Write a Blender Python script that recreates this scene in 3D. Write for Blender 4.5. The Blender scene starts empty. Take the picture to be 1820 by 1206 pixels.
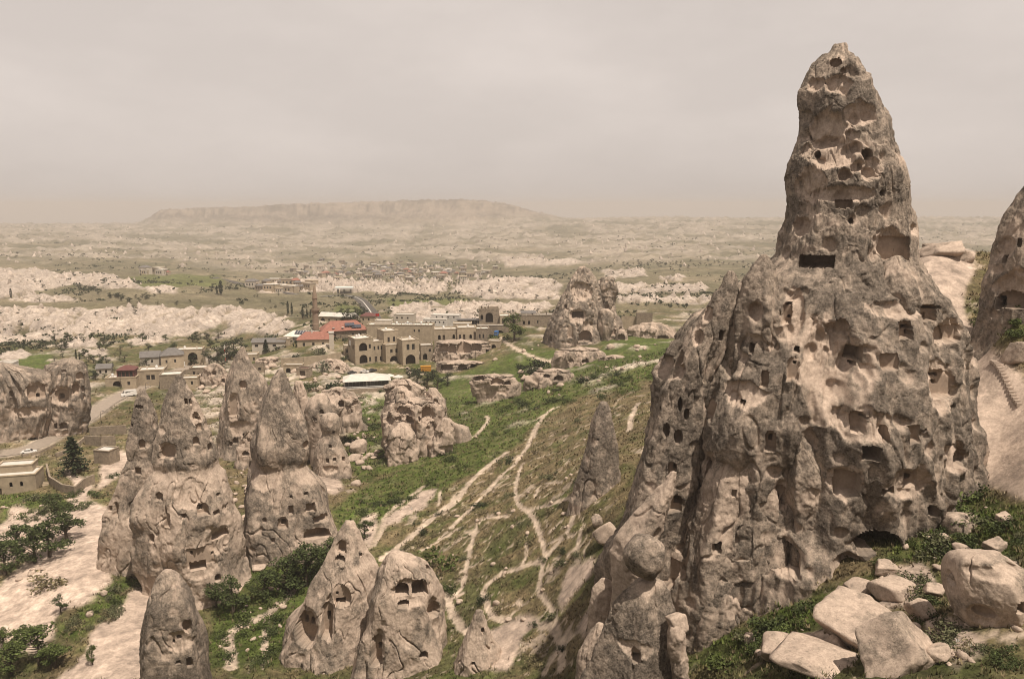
import bpy, bmesh, math, random
import numpy as np

# ------------------------------------------------------------------ camera, sky, sun, exposure
F = 1400.0                       # focal length in photo pixels (1820 wide)
PITCH = math.atan(238.0 / F)     # eye level lies at photo row 365
scene = bpy.context.scene
col = scene.collection
cam_data = bpy.data.cameras.new('camera'); cam = bpy.data.objects.new('camera', cam_data); col.objects.link(cam)
cam_data.sensor_width = 36.0; cam_data.lens = 36.0 * F / 1820.0
cam_data.clip_start = 0.5; cam_data.clip_end = 60000
cam.location = (0, 0, 0); cam.rotation_euler = (math.pi / 2 - PITCH, 0, 0)
scene.camera = cam

SUN_ELEV, SUN_AZ = math.radians(66), math.radians(138)     # azimuth clockwise from +Y (view direction)
sd = (math.cos(SUN_ELEV) * math.sin(SUN_AZ), math.cos(SUN_ELEV) * math.cos(SUN_AZ), math.sin(SUN_ELEV))
world = bpy.data.worlds.new('World'); scene.world = world; world.use_nodes = True
wn = world.node_tree.nodes; wl = world.node_tree.links
bg = wn['Background']; bg.inputs['Strength'].default_value = 0.10
sky = wn.new('ShaderNodeTexSky'); sky.sky_type = 'NISHITA'; sky.sun_disc = False
sky.sun_elevation = SUN_ELEV; sky.sun_rotation = SUN_AZ
sky.altitude = 1300; sky.air_density = 1.0; sky.dust_density = 8.0; sky.ozone_density = 1.0
hs = wn.new('ShaderNodeHueSaturation'); hs.inputs['Saturation'].default_value = 0.10
wl.new(sky.outputs['Color'], hs.inputs['Color'])
tint = wn.new('ShaderNodeMix'); tint.data_type = 'RGBA'; tint.blend_type = 'MULTIPLY'; tint.inputs[0].default_value = 1.0
wl.new(hs.outputs['Color'], tint.inputs[6]); tint.inputs[7].default_value = (1.0, 0.885, 0.80, 1)
# faint dusty cloud veil
tc = wn.new('ShaderNodeTexCoord'); mp = wn.new('ShaderNodeMapping'); mp.inputs['Scale'].default_value = (1.0, 1.0, 2.6)
nz = wn.new('ShaderNodeTexNoise'); nz.inputs['Scale'].default_value = 3.2; nz.inputs['Detail'].default_value = 7; nz.inputs['Roughness'].default_value = 0.55
wl.new(tc.outputs['Generated'], mp.inputs['Vector']); wl.new(mp.outputs['Vector'], nz.inputs['Vector'])
rp = wn.new('ShaderNodeMapRange'); rp.inputs[1].default_value = 0.42; rp.inputs[2].default_value = 0.72; rp.inputs[3].default_value = 0.97; rp.inputs[4].default_value = 1.10
wl.new(nz.outputs['Fac'], rp.inputs[0])
dust = wn.new('ShaderNodeMix'); dust.data_type = 'RGBA'; dust.inputs[0].default_value = 0.7
wl.new(tint.outputs[2], dust.inputs[6]); dust.inputs[7].default_value = (6.85, 6.1, 5.62, 1)
cl = wn.new('ShaderNodeMix'); cl.data_type = 'RGBA'; cl.blend_type = 'MULTIPLY'; cl.inputs[0].default_value = 1.0
wl.new(dust.outputs[2], cl.inputs[6]); wl.new(rp.outputs[0], cl.inputs[7]); wl.new(cl.outputs[2], bg.inputs['Color'])

sun_data = bpy.data.lights.new('sun', 'SUN'); sun_data.energy = 5.0; sun_data.angle = math.radians(0.6); sun_data.color = (1.0, 0.90, 0.77)
sun = bpy.data.objects.new('sun', sun_data); col.objects.link(sun)
sun.rotation_euler = (math.pi / 2 - SUN_ELEV, 0, math.pi - SUN_AZ)
sun.location = (200, -80, 300)

vs = scene.view_settings
scene.display_settings.display_device = 'sRGB'
vs.view_transform = 'Standard'; vs.look = 'None'; vs.exposure = 0.2; vs.gamma = 1.0; vs.use_curve_mapping = False
scene.render.engine = 'CYCLES'
cy = scene.cycles
cy.max_bounces = 4; cy.diffuse_bounces = 2; cy.glossy_bounces = 1; cy.transmission_bounces = 2; cy.volume_bounces = 1; cy.transparent_max_bounces = 4
cy.filter_width = 1.0; cy.use_denoising = True; cy.caustics_reflective = False; cy.caustics_refractive = False
HAZE_DENSITY = 1.65e-4

rng = np.random.default_rng(7)
random.seed(7)
CP, SP = math.cos(PITCH), math.sin(PITCH)

def P(u, v, d):                       # the point on the photo ray (u, v) at forward distance d
    a = (u - 910.0) / F; b = (603.0 - v) / F
    y = CP + b * SP; z = -SP + b * CP
    return np.array([a * d / y, d, z * d / y])
def proj(x, y, z):                    # world -> photo pixel
    f = y * CP - z * SP; up = y * SP + z * CP
    return 910.0 + F * x / f, 603.0 - F * up / f

# ------------------------------------------------------------------ noise
_g = np.random.default_rng(11)
_perm = np.concatenate([_g.permutation(256)] * 3).astype(np.int32)
_grad = _g.normal(size=(256, 3)).astype(np.float32); _grad /= np.linalg.norm(_grad, axis=1)[:, None]
_rnd = _g.random((256, 4)).astype(np.float32)
from concurrent.futures import ThreadPoolExecutor
_pool = ThreadPoolExecutor(4)
_gx, _gy, _gz = [np.ascontiguousarray(_grad[:, k]) for k in range(3)]
_perm2 = _perm.astype(np.int16).astype(np.intp)
def _pn_chunk(args):
    p, out = args
    x, y, z = p[:, 0], p[:, 1], p[:, 2]
    ix = np.floor(x); iy = np.floor(y); iz = np.floor(z)
    fx, fy, fz = x - ix, y - iy, z - iz
    ix = ix.astype(np.intp) & 255; iy = iy.astype(np.intp) & 255; iz = iz.astype(np.intp) & 255
    wx = fx * fx * fx * (fx * (fx * 6 - 15) + 10); wy = fy * fy * fy * (fy * (fy * 6 - 15) + 10); wz = fz * fz * fz * (fz * (fz * 6 - 15) + 10)
    flat2 = not fz.any()
    acc = 0
    for dx in (0, 1):
        hx = _perm2.take(ix + dx) + iy; gx_ = fx - dx; ax = wx if dx else 1 - wx
        for dy in (0, 1):
            hy = _perm2.take(hx + dy) + iz; gy_ = fy - dy; ay = ax * (wy if dy else 1 - wy)
            for dz in ((0,) if flat2 else (0, 1)):
                g = _perm2.take(hy + dz)
                v = _gx.take(g) * gx_ + _gy.take(g) * gy_
                if not flat2: v += _gz.take(g) * (fz - dz); v *= (wz if dz else 1 - wz)
                acc = acc + ay * v
    out[:] = acc * 1.5
def pn(p):                            # gradient noise, about -1..1
    p = np.asarray(p, dtype=np.float32).reshape(-1, 3); out = np.empty(len(p), np.float32)
    jobs = [(p[s:s + 16384], out[s:s + 16384]) for s in range(0, len(p), 16384)]
    list(_pool.map(_pn_chunk, jobs))
    return out
def lac_(l, p):
    z = p[:, 2]
    return np.array([l, l, 2.0], np.float32)
def fbm(p, o=4, lac=2.03, gain=0.5):
    p = np.asarray(p, dtype=np.float32); s = np.zeros(p.shape[0], np.float32); a = 1.0; t = 0
    for k in range(o):
        s += a * pn(p + np.array([17.3, 5.1, 3.0], np.float32) * k); t += a; p = p * lac_(lac, p); a *= gain
    return s / t * 1.3
def ridged(p, o=4, lac=2.05, gain=0.5):
    p = np.asarray(p, dtype=np.float32); s = np.zeros(p.shape[0], np.float32); a = 1.0; t = 0
    for k in range(o):
        s += a * (1 - np.abs(pn(p + np.array([9.1, 31.7, 2.0], np.float32) * k)) * 1.6); t += a; p = p * lac_(lac, p); a *= gain
    return s / t
_val = _g.uniform(-1, 1, 256).astype(np.float32)
def _fn_chunk(args):
    p, out = args; i = np.floor(p); f = p - i; i = i.astype(np.intp) & 255
    o = np.argsort(-f, axis=1); fs = np.take_along_axis(f, o, 1); c = i.copy(); r = np.arange(len(p))
    hv = lambda c_: _val.take(_perm2.take(_perm2.take(_perm2.take(c_[:, 0]) + c_[:, 1]) + c_[:, 2]))
    acc = (1 - fs[:, 0]) * hv(c)
    for k in range(3):
        c[r, o[:, k]] += 1; acc = acc + (fs[:, k] - (fs[:, k + 1] if k < 2 else 0)) * hv(c)
    out[:] = acc
def facetn(p):                        # piecewise flat noise: planes meeting in sharp edges
    p = np.asarray(p, dtype=np.float32); p = p @ np.array([[0.80, 0.36, -0.48], [-0.6, 0.48, -0.64], [0.0, 0.8, 0.6]], np.float32); out = np.empty(len(p), np.float32)
    list(_pool.map(_fn_chunk, [(p[s:s + 16384], out[s:s + 16384]) for s in range(0, len(p), 16384)]))
    return out
def worley(p, jit=0.9):
    p = np.asarray(p, dtype=np.float32); i = np.floor(p).astype(np.int32)
    d1 = np.full(len(p), 9, np.float32); cid = np.zeros(len(p), np.int32)
    for dx in (-1, 0, 1):
        for dy in (-1, 0, 1):
            for dz in (-1, 0, 1):
                c = i + np.array([dx, dy, dz], np.int32); k = c & 255
                h = _perm[_perm[_perm[k[:, 0]] + k[:, 1]] + k[:, 2]] & 255
                q = c + 0.5 + (_rnd[h, :3] - 0.5) * jit - p
                dd = (q * q).sum(1); m = dd < d1
                d1[m] = dd[m]; cid[m] = h[m]
    return np.sqrt(d1), _rnd[cid, 3]
def ss(a, b, x):
    t = np.clip((x - a) / (b - a), 0, 1); return t * t * (3 - 2 * t)
def in_poly(u, v, poly):
    poly = np.asarray(poly, float); n = len(poly); r = np.zeros(u.shape, bool)
    for k in range(n):
        x1, y1 = poly[k]; x2, y2 = poly[(k + 1) % n]
        if y1 == y2: continue
        m = ((y1 > v) != (y2 > v)) & (u < (x2 - x1) * (v - y1) / (y2 - y1) + x1)
        r ^= m
    return r
def seg_dist(x, y, pts):                # distance to a polyline (exact within 15 m of it)
    q = np.array(pts, float); x = np.asarray(x, np.float32); y = np.asarray(y, np.float32)
    best = np.full(x.shape, 1e9, np.float32)
    m = np.where((x > q[:, 0].min() - 15) & (x < q[:, 0].max() + 15) & (y > q[:, 1].min() - 15) & (y < q[:, 1].max() + 15))[0]
    xs, ys = x[m], y[m]; bs = np.full(xs.shape, 1e9, np.float32)
    for (x1, y1), (x2, y2) in zip(q[:-1], q[1:]):
        k = np.where((xs > min(x1, x2) - 12) & (xs < max(x1, x2) + 12) & (ys > min(y1, y2) - 12) & (ys < max(y1, y2) + 12))[0]
        dx, dy = x2 - x1, y2 - y1; L = dx * dx + dy * dy + 1e-9; xk, yk = xs[k], ys[k]
        t = np.clip(((xk - x1) * dx + (yk - y1) * dy) / L, 0, 1)
        bs[k] = np.minimum(bs[k], np.hypot(xk - x1 - t * dx, yk - y1 - t * dy))
    best[m] = bs
    return best
def lerp3(c1, c2, t): return c1 + (c2 - c1) * t[:, None]

# ------------------------------------------------------------------ mesh helpers
def mesh_np(name, verts, quads=None, tris=None, colr=None, smooth=True, mat=None):
    me = bpy.data.meshes.new(name)
    verts = np.asarray(verts, np.float32).reshape(-1, 3)
    q = np.zeros((0, 4), np.int32) if quads is None else np.asarray(quads, np.int32).reshape(-1, 4)
    t = np.zeros((0, 3), np.int32) if tris is None else np.asarray(tris, np.int32).reshape(-1, 3)
    me.vertices.add(len(verts)); me.vertices.foreach_set('co', verts.ravel())
    loops = np.concatenate([q.ravel(), t.ravel()])
    starts = np.concatenate([np.arange(len(q)) * 4, len(q) * 4 + np.arange(len(t)) * 3]).astype(np.int32)
    me.loops.add(len(loops)); me.loops.foreach_set('vertex_index', loops)
    me.polygons.add(len(starts)); me.polygons.foreach_set('loop_start', starts)
    if smooth: me.polygons.foreach_set('use_smooth', np.ones(len(starts), bool))
    if colr is not None:
        at = me.attributes.new('albedo', 'FLOAT_COLOR', 'POINT')
        c4 = np.ones((len(verts), 4), np.float32); c4[:, :3] = colr
        at.data.foreach_set('color', c4.ravel())
    me.update(calc_edges=True)
    if mat: me.materials.append(mat)
    return me
def link(name, me, parent=None, loc=None, rot=0.0):
    o = bpy.data.objects.new(name, me); col.objects.link(o)
    if parent is not None: o.parent = parent
    if loc is not None: o.location = loc
    if rot: o.rotation_euler = (0, 0, rot)
    return o
def tag(o, label=None, cat=None, group=None, kind=None):
    if label: o['label'] = label
    if cat: o['category'] = cat
    if group: o['group'] = group
    if kind: o['kind'] = kind
    return o
def empty(name, loc=(0, 0, 0), rot=0.0):
    o = bpy.data.objects.new(name, None); col.objects.link(o); o.location = loc; o.rotation_euler = (0, 0, rot); o.empty_display_size = 0.5
    return o

# ------------------------------------------------------------------ materials
def new_mat(name, rough=0.95):
    m = bpy.data.materials.new(name); m.use_nodes = True
    b = m.node_tree.nodes['Principled BSDF']; b.inputs['Roughness'].default_value = rough
    b.inputs['Specular IOR Level'].default_value = 0.15
    return m, m.node_tree.nodes, m.node_tree.links, b
def albedo_mat(name, layers, bump=None, rough=0.95, crusty=False):
    """vertex albedo x fine procedural grain; layers = (scale, detail, lo, hi)"""
    m, n, l, b = new_mat(name, rough)
    at = n.new('ShaderNodeAttribute'); at.attribute_name = 'albedo'
    cur = at.outputs['Color']
    geo = n.new('ShaderNodeNewGeometry'); cf = None
    if crusty:                       # lichen crust is pitted, bare tuff is smooth
        bw = n.new('ShaderNodeRGBToBW'); l.new(cur, bw.inputs[0]); cfn = n.new('ShaderNodeMapRange'); cfn.inputs[1].default_value = 0.15; cfn.inputs[2].default_value = 0.30; cfn.inputs[3].default_value = 1.0; cfn.inputs[4].default_value = 0.42
        l.new(bw.outputs[0], cfn.inputs[0]); cf = cfn.outputs[0]
    for sc, det, lo, hi, *fm in layers:
        t = n.new('ShaderNodeTexNoise'); t.inputs['Scale'].default_value = sc; t.inputs['Detail'].default_value = det; t.inputs['Roughness'].default_value = 0.65
        l.new(geo.outputs['Position'], t.inputs['Vector'])
        r = n.new('ShaderNodeMapRange'); r.inputs[1].default_value = fm[0] if fm else 0.33; r.inputs[2].default_value = fm[1] if fm else 0.67; r.inputs[3].default_value = lo; r.inputs[4].default_value = hi
        l.new(t.outputs['Fac'], r.inputs[0])
        x = n.new('ShaderNodeMix'); x.data_type = 'RGBA'; x.blend_type = 'MULTIPLY'; x.inputs[0].default_value = 1.0
        if cf is not None and sc > 1: l.new(cf, x.inputs[0])
        l.new(cur, x.inputs[6]); l.new(r.outputs[0], x.inputs[7]); cur = x.outputs[2]
    l.new(cur, b.inputs['Base Color'])
    if bump:
        t = n.new('ShaderNodeTexNoise'); t.inputs['Scale'].default_value = bump[0]; t.inputs['Detail'].default_value = 6; t.inputs['Roughness'].default_value = 0.7
        l.new(geo.outputs['Position'], t.inputs['Vector'])
        bp = n.new('ShaderNodeBump'); bp.inputs['Strength'].default_value = bump[1]; bp.inputs['Distance'].default_value = bump[2]
        if cf is not None: l.new(cf, bp.inputs['Strength'])
        l.new(t.outputs['Fac'], bp.inputs['Height']); l.new(bp.outputs['Normal'], b.inputs['Normal'])
    return m
def plain_mat(name, c, rough=0.9, var=0.25, scale=1.5, metal=0.0, bump=0.0, spec=0.2, objvar=0.0):
    m, n, l, b = new_mat(name, rough)
    b.inputs['Metallic'].default_value = metal; b.inputs['Specular IOR Level'].default_value = spec
    geo = n.new('ShaderNodeNewGeometry')
    t = n.new('ShaderNodeTexNoise'); t.inputs['Scale'].default_value = scale; t.inputs['Detail'].default_value = 6; t.inputs['Roughness'].default_value = 0.65
    l.new(geo.outputs['Position'], t.inputs['Vector'])
    r = n.new('ShaderNodeMapRange'); r.inputs[1].default_value = 0.3; r.inputs[2].default_value = 0.7; r.inputs[3].default_value = 1 - var; r.inputs[4].default_value = 1 + var
    l.new(t.outputs['Fac'], r.inputs[0])
    x = n.new('ShaderNodeMix'); x.data_type = 'RGBA'; x.blend_type = 'MULTIPLY'; x.inputs[0].default_value = 1.0
    x.inputs[6].default_value = (*c, 1); l.new(r.outputs[0], x.inputs[7]); cur = x.outputs[2]
    if objvar:
        oi = n.new('ShaderNodeObjectInfo'); r2 = n.new('ShaderNodeMapRange'); r2.inputs[3].default_value = 1 - objvar; r2.inputs[4].default_value = 1 + objvar
        l.new(oi.outputs['Random'], r2.inputs[0])
        y = n.new('ShaderNodeMix'); y.data_type = 'RGBA'; y.blend_type = 'MULTIPLY'; y.inputs[0].default_value = 1.0
        l.new(cur, y.inputs[6]); l.new(r2.outputs[0], y.inputs[7]); cur = y.outputs[2]
    l.new(cur, b.inputs['Base Color'])
    if bump:
        bp = n.new('ShaderNodeBump'); bp.inputs['Strength'].default_value = bump; bp.inputs['Distance'].default_value = 0.05
        l.new(t.outputs['Fac'], bp.inputs['Height']); l.new(bp.outputs['Normal'], b.inputs['Normal'])
    return m
M = {}
M['terrain'] = albedo_mat('terrain', [(0.022, 6, 0.80, 1.2), (0.11, 6, 0.76, 1.24), (0.45, 5, 0.68, 1.32), (1.3, 5, 0.62, 1.38), (4.0, 5, 0.7, 1.3)], (3.0, 0.5, 0.25), crusty=True)
M['rock'] = albedo_mat('weathered_tuff', [(0.55, 5, 0.84, 1.16), (2.6, 6, 0.58, 1.42), (6.5, 3, 1.12, 0.42, 0.52, 0.68), (7.5, 3, 0.9, 1.5, 0.55, 0.7)], (4.5, 1.0, 0.2), crusty=True)
M['carved'] = albedo_mat('carved_tuff', [(0.7, 5, 0.85, 1.13), (3.5, 4, 0.88, 1.12)], (4.0, 0.4, 0.06))
# ------------------------------------------------------------------ terrain: one sheet to the horizon
CTRL = [  # photo column, row, distance ahead in metres
 (60,1180,125),(300,1186,120),(600,1170,122),(950,1186,103),(340,1055,150),(150,1020,152),(30,885,205),(50,803,245),(228,697,330),
 (640,900,195),(620,860,215),(740,810,240),(900,690,330),(870,760,262),(1000,650,350),(1100,600,390),(1030,605,400),
 (1130,720,215),(1060,860,140),(1000,800,195),(900,900,165),(800,1000,150),(680,990,162),(1000,1000,124),(900,1100,118),(1050,950,125),
 (1050,1100,100),(1230,1170,76),(1000,1186,98),(1400,1090,73),(1400,1180,62),(1600,1180,54),(1600,1000,72),(1660,905,80),(1740,860,84),
 (1800,1150,52),(1800,950,68),(1780,760,90),(1745,600,110),(1690,480,125),(1650,445,135),(1800,560,102),
 (562,590,450),(650,652,390),(500,640,400),(200,640,400),(100,640,400),(300,612,490),(480,565,600),(100,606,520),(300,606,520),(440,600,520),
 (100,548,630),(300,546,630),(100,532,720),(650,562,520),(650,520,900),(750,560,560),(750,512,950),(880,590,430),(900,540,700),
 (600,480,1700),(600,450,2400),(600,430,3200),(600,410,4300),(1150,548,600),(1150,524,700),(1150,510,800),(1150,470,1400),(1150,440,2200),(1150,410,3600),(1150,389,5600),
 (1700,440,2200),(1700,410,3600),(1700,388,5600),(100,490,1050),(100,450,1900),(100,420,3200),(100,402,5200),(300,500,900),(300,460,1800),
 (1350,500,900),(820,640,400),(760,655,385),(150,745,285),(420,800,240),(480,900,190),
 (1180,640,300),(1180,590,450),
]
XYZ = [P(*c) for c in CTRL]
def XZ(u, d, z): q = P(u, 600, d); return np.array([q[0], d, z])
XYZ += [XZ(1400, 130, -34), XZ(1300, 175, -46), XZ(1640, 190, -26), XZ(1700, 320, -50), XZ(1700, 650, -85), XZ(1450, 85, -36), XZ(1250, 95, -46),
        XZ(2200, 60, -31), XZ(2200, 150, -17), XZ(2300, 400, -45), XZ(-400, 130, -80), XZ(-400, 300, -80), XZ(-400, 700, -85), XZ(-500, 2000, -115),
        XZ(900, 60, -46), XZ(900, 22, -30), XZ(300, 60, -62), XZ(300, 22, -34), XZ(1500, 22, -22), XZ(1500, 40, -29), XZ(-500, 40, -50), XZ(2300, 22, -16), XZ(2200, 1500, -110), XZ(2200, 5000, -120),
        XZ(-400, 5500, -130), XZ(100, 9000, -235), XZ(600, 7000, -140), XZ(600, 10000, -240), XZ(900, 9000, -215), XZ(1700, 9000, -215), XZ(1200, 9000, -215), XZ(-500, 20000, -600), XZ(500, 20000, -600), XZ(1200, 20000, -600), XZ(2300, 20000, -600)]
XYZ = np.array(XYZ)
SB = 0.42
def _ab(x, y): return np.stack([x / y, SB * np.log(y)], 1)
def _ker(r2): return 0.5 * r2 * np.log(r2 + 1e-12)
_C = _ab(XYZ[:, 0], XYZ[:, 1]); _n = len(_C)
_K = _ker(((_C[:, None] - _C[None]) ** 2).sum(2)) + np.eye(_n) * 2e-4
_A = np.zeros((_n + 3, _n + 3)); _A[:_n, :_n] = _K; _A[:_n, _n] = 1; _A[:_n, _n + 1:] = _C; _A[_n, :_n] = 1; _A[_n + 1:, :_n] = _C.T
_w = np.linalg.solve(_A, np.concatenate([XYZ[:, 2], [0, 0, 0]]))
_C32, _w32 = _C.astype(np.float32), _w.astype(np.float32)
def _tps_chunk(args):
    e, out = args; acc = _w[_n] + e @ _w[_n + 1:]; a_, b_ = e[:, 0].copy(), e[:, 1].copy()
    for k in range(_n):
        r2 = (a_ - _C[k, 0]) ** 2 + (b_ - _C[k, 1]) ** 2 + 1e-12
        acc += (0.5 * _w[k]) * r2 * np.log(r2)
    out[:] = acc
def tps(x, y):
    q = _ab(x, y); out = np.empty(len(q))
    list(_pool.map(_tps_chunk, [(q[s:s + 8192], out[s:s + 8192]) for s in range(0, len(q), 8192)]))
    return out

A0 = np.concatenate([-np.geomspace(2.4, 0.72, 26)[:-1], np.linspace(-0.72, 0.72, 600), np.geomspace(0.72, 2.4, 26)[1:]])
Y0 = np.concatenate([np.geomspace(22, 55, 60)[:-1], np.geomspace(55, 280, 400)[:-1], np.geomspace(280, 1200, 300)[:-1], np.geomspace(1200, 20000, 170)])
NA, NY = len(A0), len(Y0)
TA, TY = np.meshgrid(A0, Y0)             # rows = distance
tx = (TA * TY).ravel(); ty = TY.ravel()
tz = tps(tx, ty)
tu, tv = proj(tx, ty, tz)                # where the smooth ground lies in the picture: used to lay out soils
# table mountain on the horizon
mu = [90, 150, 200, 250, 288, 330, 420, 520, 640, 750, 860, 900, 950, 1000, 1070]
mvv = [440, 434, 422, 402, 378, 374, 371, 367, 362, 359, 359, 366, 381, 392, 404]
uu = np.clip(tu, 90, 1070)
vt = np.interp(uu, mu, mvv)
bb = (603 - vt) / F; ztop = (-SP + bb * CP) / (CP + bb * SP) * 5600
wob = fbm(np.stack([tx / 700, ty / 900, tx * 0], 1), 4)
s_m = 0.42 * ss(3600, 5000, ty + 350 * wob) + 0.58 * ss(4950, 5350, ty + 260 * wob)
s_m *= ss(90, 150, tu) * (1 - ss(1000, 1090, tu)) * (1 - ss(6300, 7600, ty))
mesa = np.maximum(ztop - tz, 0) * s_m
strata = ridged(np.stack([tx / 260, ty / 700, tz * 0 + mesa / 150], 1), 4)
mesa += (strata - 0.55) * 34 * ss(8, 60, mesa) * (1 - ss(0.93, 1.0, s_m))

nn1 = fbm(np.stack([tx / 60, ty / 60, tx * 0], 1), 4)
edge = 7 * fbm(np.stack([tu / 26, tv / 9, tu * 0 + 3], 1), 3)
def poly_mask(polys, soft=True, wob_=1.0):
    m = np.zeros(len(tu), bool)
    for p in polys: m |= in_poly(tu + edge * 1.6 * wob_, tv + edge * 0.5 * wob_, p)
    return m.astype(np.float32)
def blur(a, n=1):
    g = a.reshape(NY, NA).astype(np.float32)
    for _ in range(n):
        p = np.pad(g, 1, mode='edge'); g = (p[:-2, 1:-1] + p[2:, 1:-1] + p[1:-1, :-2] + p[1:-1, 2:] + 2 * g) / 6
    return g.ravel()
WHITE = [ # pale eroded badlands
 [(-30,547),(100,549),(250,547),(330,549),(400,545),(470,556),(525,578),(505,596),(440,592),(380,603),(330,597),(260,602),(180,592),(120,602),(60,606),(-30,612)],
 [(-30,478),(60,481),(110,488),(190,488),(230,500),(255,514),(200,515),(120,506),(60,522),(-30,538)],
 [(20,523),(120,527),(140,536),(20,538)],
 [(690,552),(750,538),(820,541),(900,540),(985,540),(985,562),(860,580),(800,584),(700,572)],
 [(800,520),(835,500),(900,494),(990,500),(1000,520),(985,534),(930,532),(860,531)],
 [(1095,506),(1260,509),(1255,520),(1095,522)],[(1095,527),(1280,530),(1240,541),(1095,539)],
 [(500,505),(560,492),(640,503),(720,506),(800,508),(780,524),(700,524),(620,518),(540,520)],
 [(890,464),(1060,462),(1030,471),(900,475)],[(1070,482),(1140,480),(1150,492),(1080,496)],[(1170,492),(1220,492),(1210,500),(1180,500)],
 [(450,510),(500,500),(545,512),(520,520),(460,520)],[(260,513),(320,512),(310,523),(265,522)],
 [(420,560),(490,560),(515,575),(500,596),(450,590)],
 [(0,630),(40,622),(60,635),(0,645)],[(90,610),(170,604),(180,616),(110,620)],[(220,606),(280,600),(300,608),(240,616)],[(140,625),(190,618),(190,632),(150,636)],
]
white = poly_mask(WHITE)
far_n = ridged(np.stack([tx / 420, ty / 900, tx * 0 + 5], 1), 4)
far_w = ss(0.60, 0.72, far_n) * ss(1100, 1900, ty)
bands = [(455, 4), (440, 5), (425, 5), (412, 5), (402, 4), (394, 3)]
fb = np.zeros(len(tu), np.float32)
for vb, wd in bands:
    fb = np.maximum(fb, np.exp(-((tv - vb - 9 * fbm(np.stack([tu / 120, tu * 0 + vb, tu * 0], 1), 3)) / wd) ** 2))
far_w = np.maximum(far_w, fb * ss(0.38, 0.6, far_n) * ss(1200, 2000, ty))
whiteb = blur(white, 4)
wq = 1.3 * fbm(np.stack([tx / 60, ty / 80, tx * 0 + 2], 1), 4)
rs_ = np.interp(ty, [500, 900, 2000], [1.0, 1.5, 2.6])
ridg = ridged(np.stack([(tx - 0.45 * ty) / 17 / rs_ + wq, (ty + 0.3 * tx) / 62 / rs_ + wq * 0.7, tx * 0 + 1], 1), 3, gain=0.42)
ridg2 = ridged(np.stack([(tx - 0.2 * ty) / 6.5 / rs_ + wq * 2, ty / 17 / rs_ - wq, tx * 0 + 7], 1), 2)
amp = whiteb * np.interp(ty, [380, 520, 900, 2000], [1.6, 3.4, 5, 9])
ridg3 = ridged(np.stack([(tx - 0.3 * ty) / 3.4 / rs_ + wq * 3, ty / 11 / rs_, tx * 0 + 9], 1), 2)
whiteb = np.clip(whiteb * 1.5 + (0.9 * (ridg - 0.62) + 0.5 * (ridg2 - 0.6) + 0.8 * fbm(np.stack([tx / 34, ty / 60, tx * 0 + 3], 1), 4)) * (whiteb > 0.02) - 0.3, 0, 1)
disp = amp * (ridg - 0.55) * 1.9 + amp * 0.85 * (ridg2 - 0.55) + amp * 0.4 * (ridg3 - 0.5)
disp += far_w * (ridged(np.stack([tx / 60, ty / 140, tx * 0 + 2], 1), 3) - 0.4) * np.interp(ty, [1500, 3500, 8000], [14, 26, 40])
# rolling relief and turf
flat = 1 - np.maximum(whiteb, 0)
disp += flat * fbm(np.stack([tx / 45, ty / 45, tx * 0 + 4], 1), 3) * np.interp(ty, [60, 200, 400, 1500, 6000], [0.4, 1.1, 1.6, 7, 20])

ROAD_PX = [(2, 806), (30, 803), (62, 795), (100, 772), (150, 747), (190, 717), (222, 700), (262, 683), (330, 655), (400, 625)]
ASPH_PX = [(668, 578), (662, 562), (655, 549), (645, 536), (632, 528), (610, 525), (560, 528), (520, 523), (480, 516), (440, 508), (405, 499), (380, 494)]
def px_world(pts):   # on the smooth ground, by marching along the photo ray
    out = []
    for u, v in pts:
        ds = np.geomspace(40, 9000, 2500); q = P(u, v, 1.0)
        hz = tps(q[0] * ds, ds); k = np.argmax(q[2] * ds < hz)
        out.append((q[0] * ds[k], ds[k]))
    return out
def dens(pts, n=10):
    pts = np.array(pts, float); t = np.arange(len(pts)); tt = np.linspace(0, len(pts) - 1, (len(pts) - 1) * n + 1)
    x = np.interp(tt, t, pts[:, 0]); y = np.interp(tt, t, pts[:, 1])
    for _ in range(n):
        x[1:-1] = (x[:-2] + 2 * x[1:-1] + x[2:]) / 4; y[1:-1] = (y[:-2] + 2 * y[1:-1] + y[2:]) / 4
    return list(zip(x, y))
road_w = dens(px_world(ROAD_PX)); asph_w = dens(px_world(ASPH_PX))
near = ty < 1300
rd = np.full(len(tx), 1e9, np.float32)
rd[near] = np.minimum(seg_dist(tx[near], ty[near], road_w[::3]), seg_dist(tx[near], ty[near], asph_w[::3]))
noroad = ss(3.5, 9.0, rd)
disp *= noroad

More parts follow.
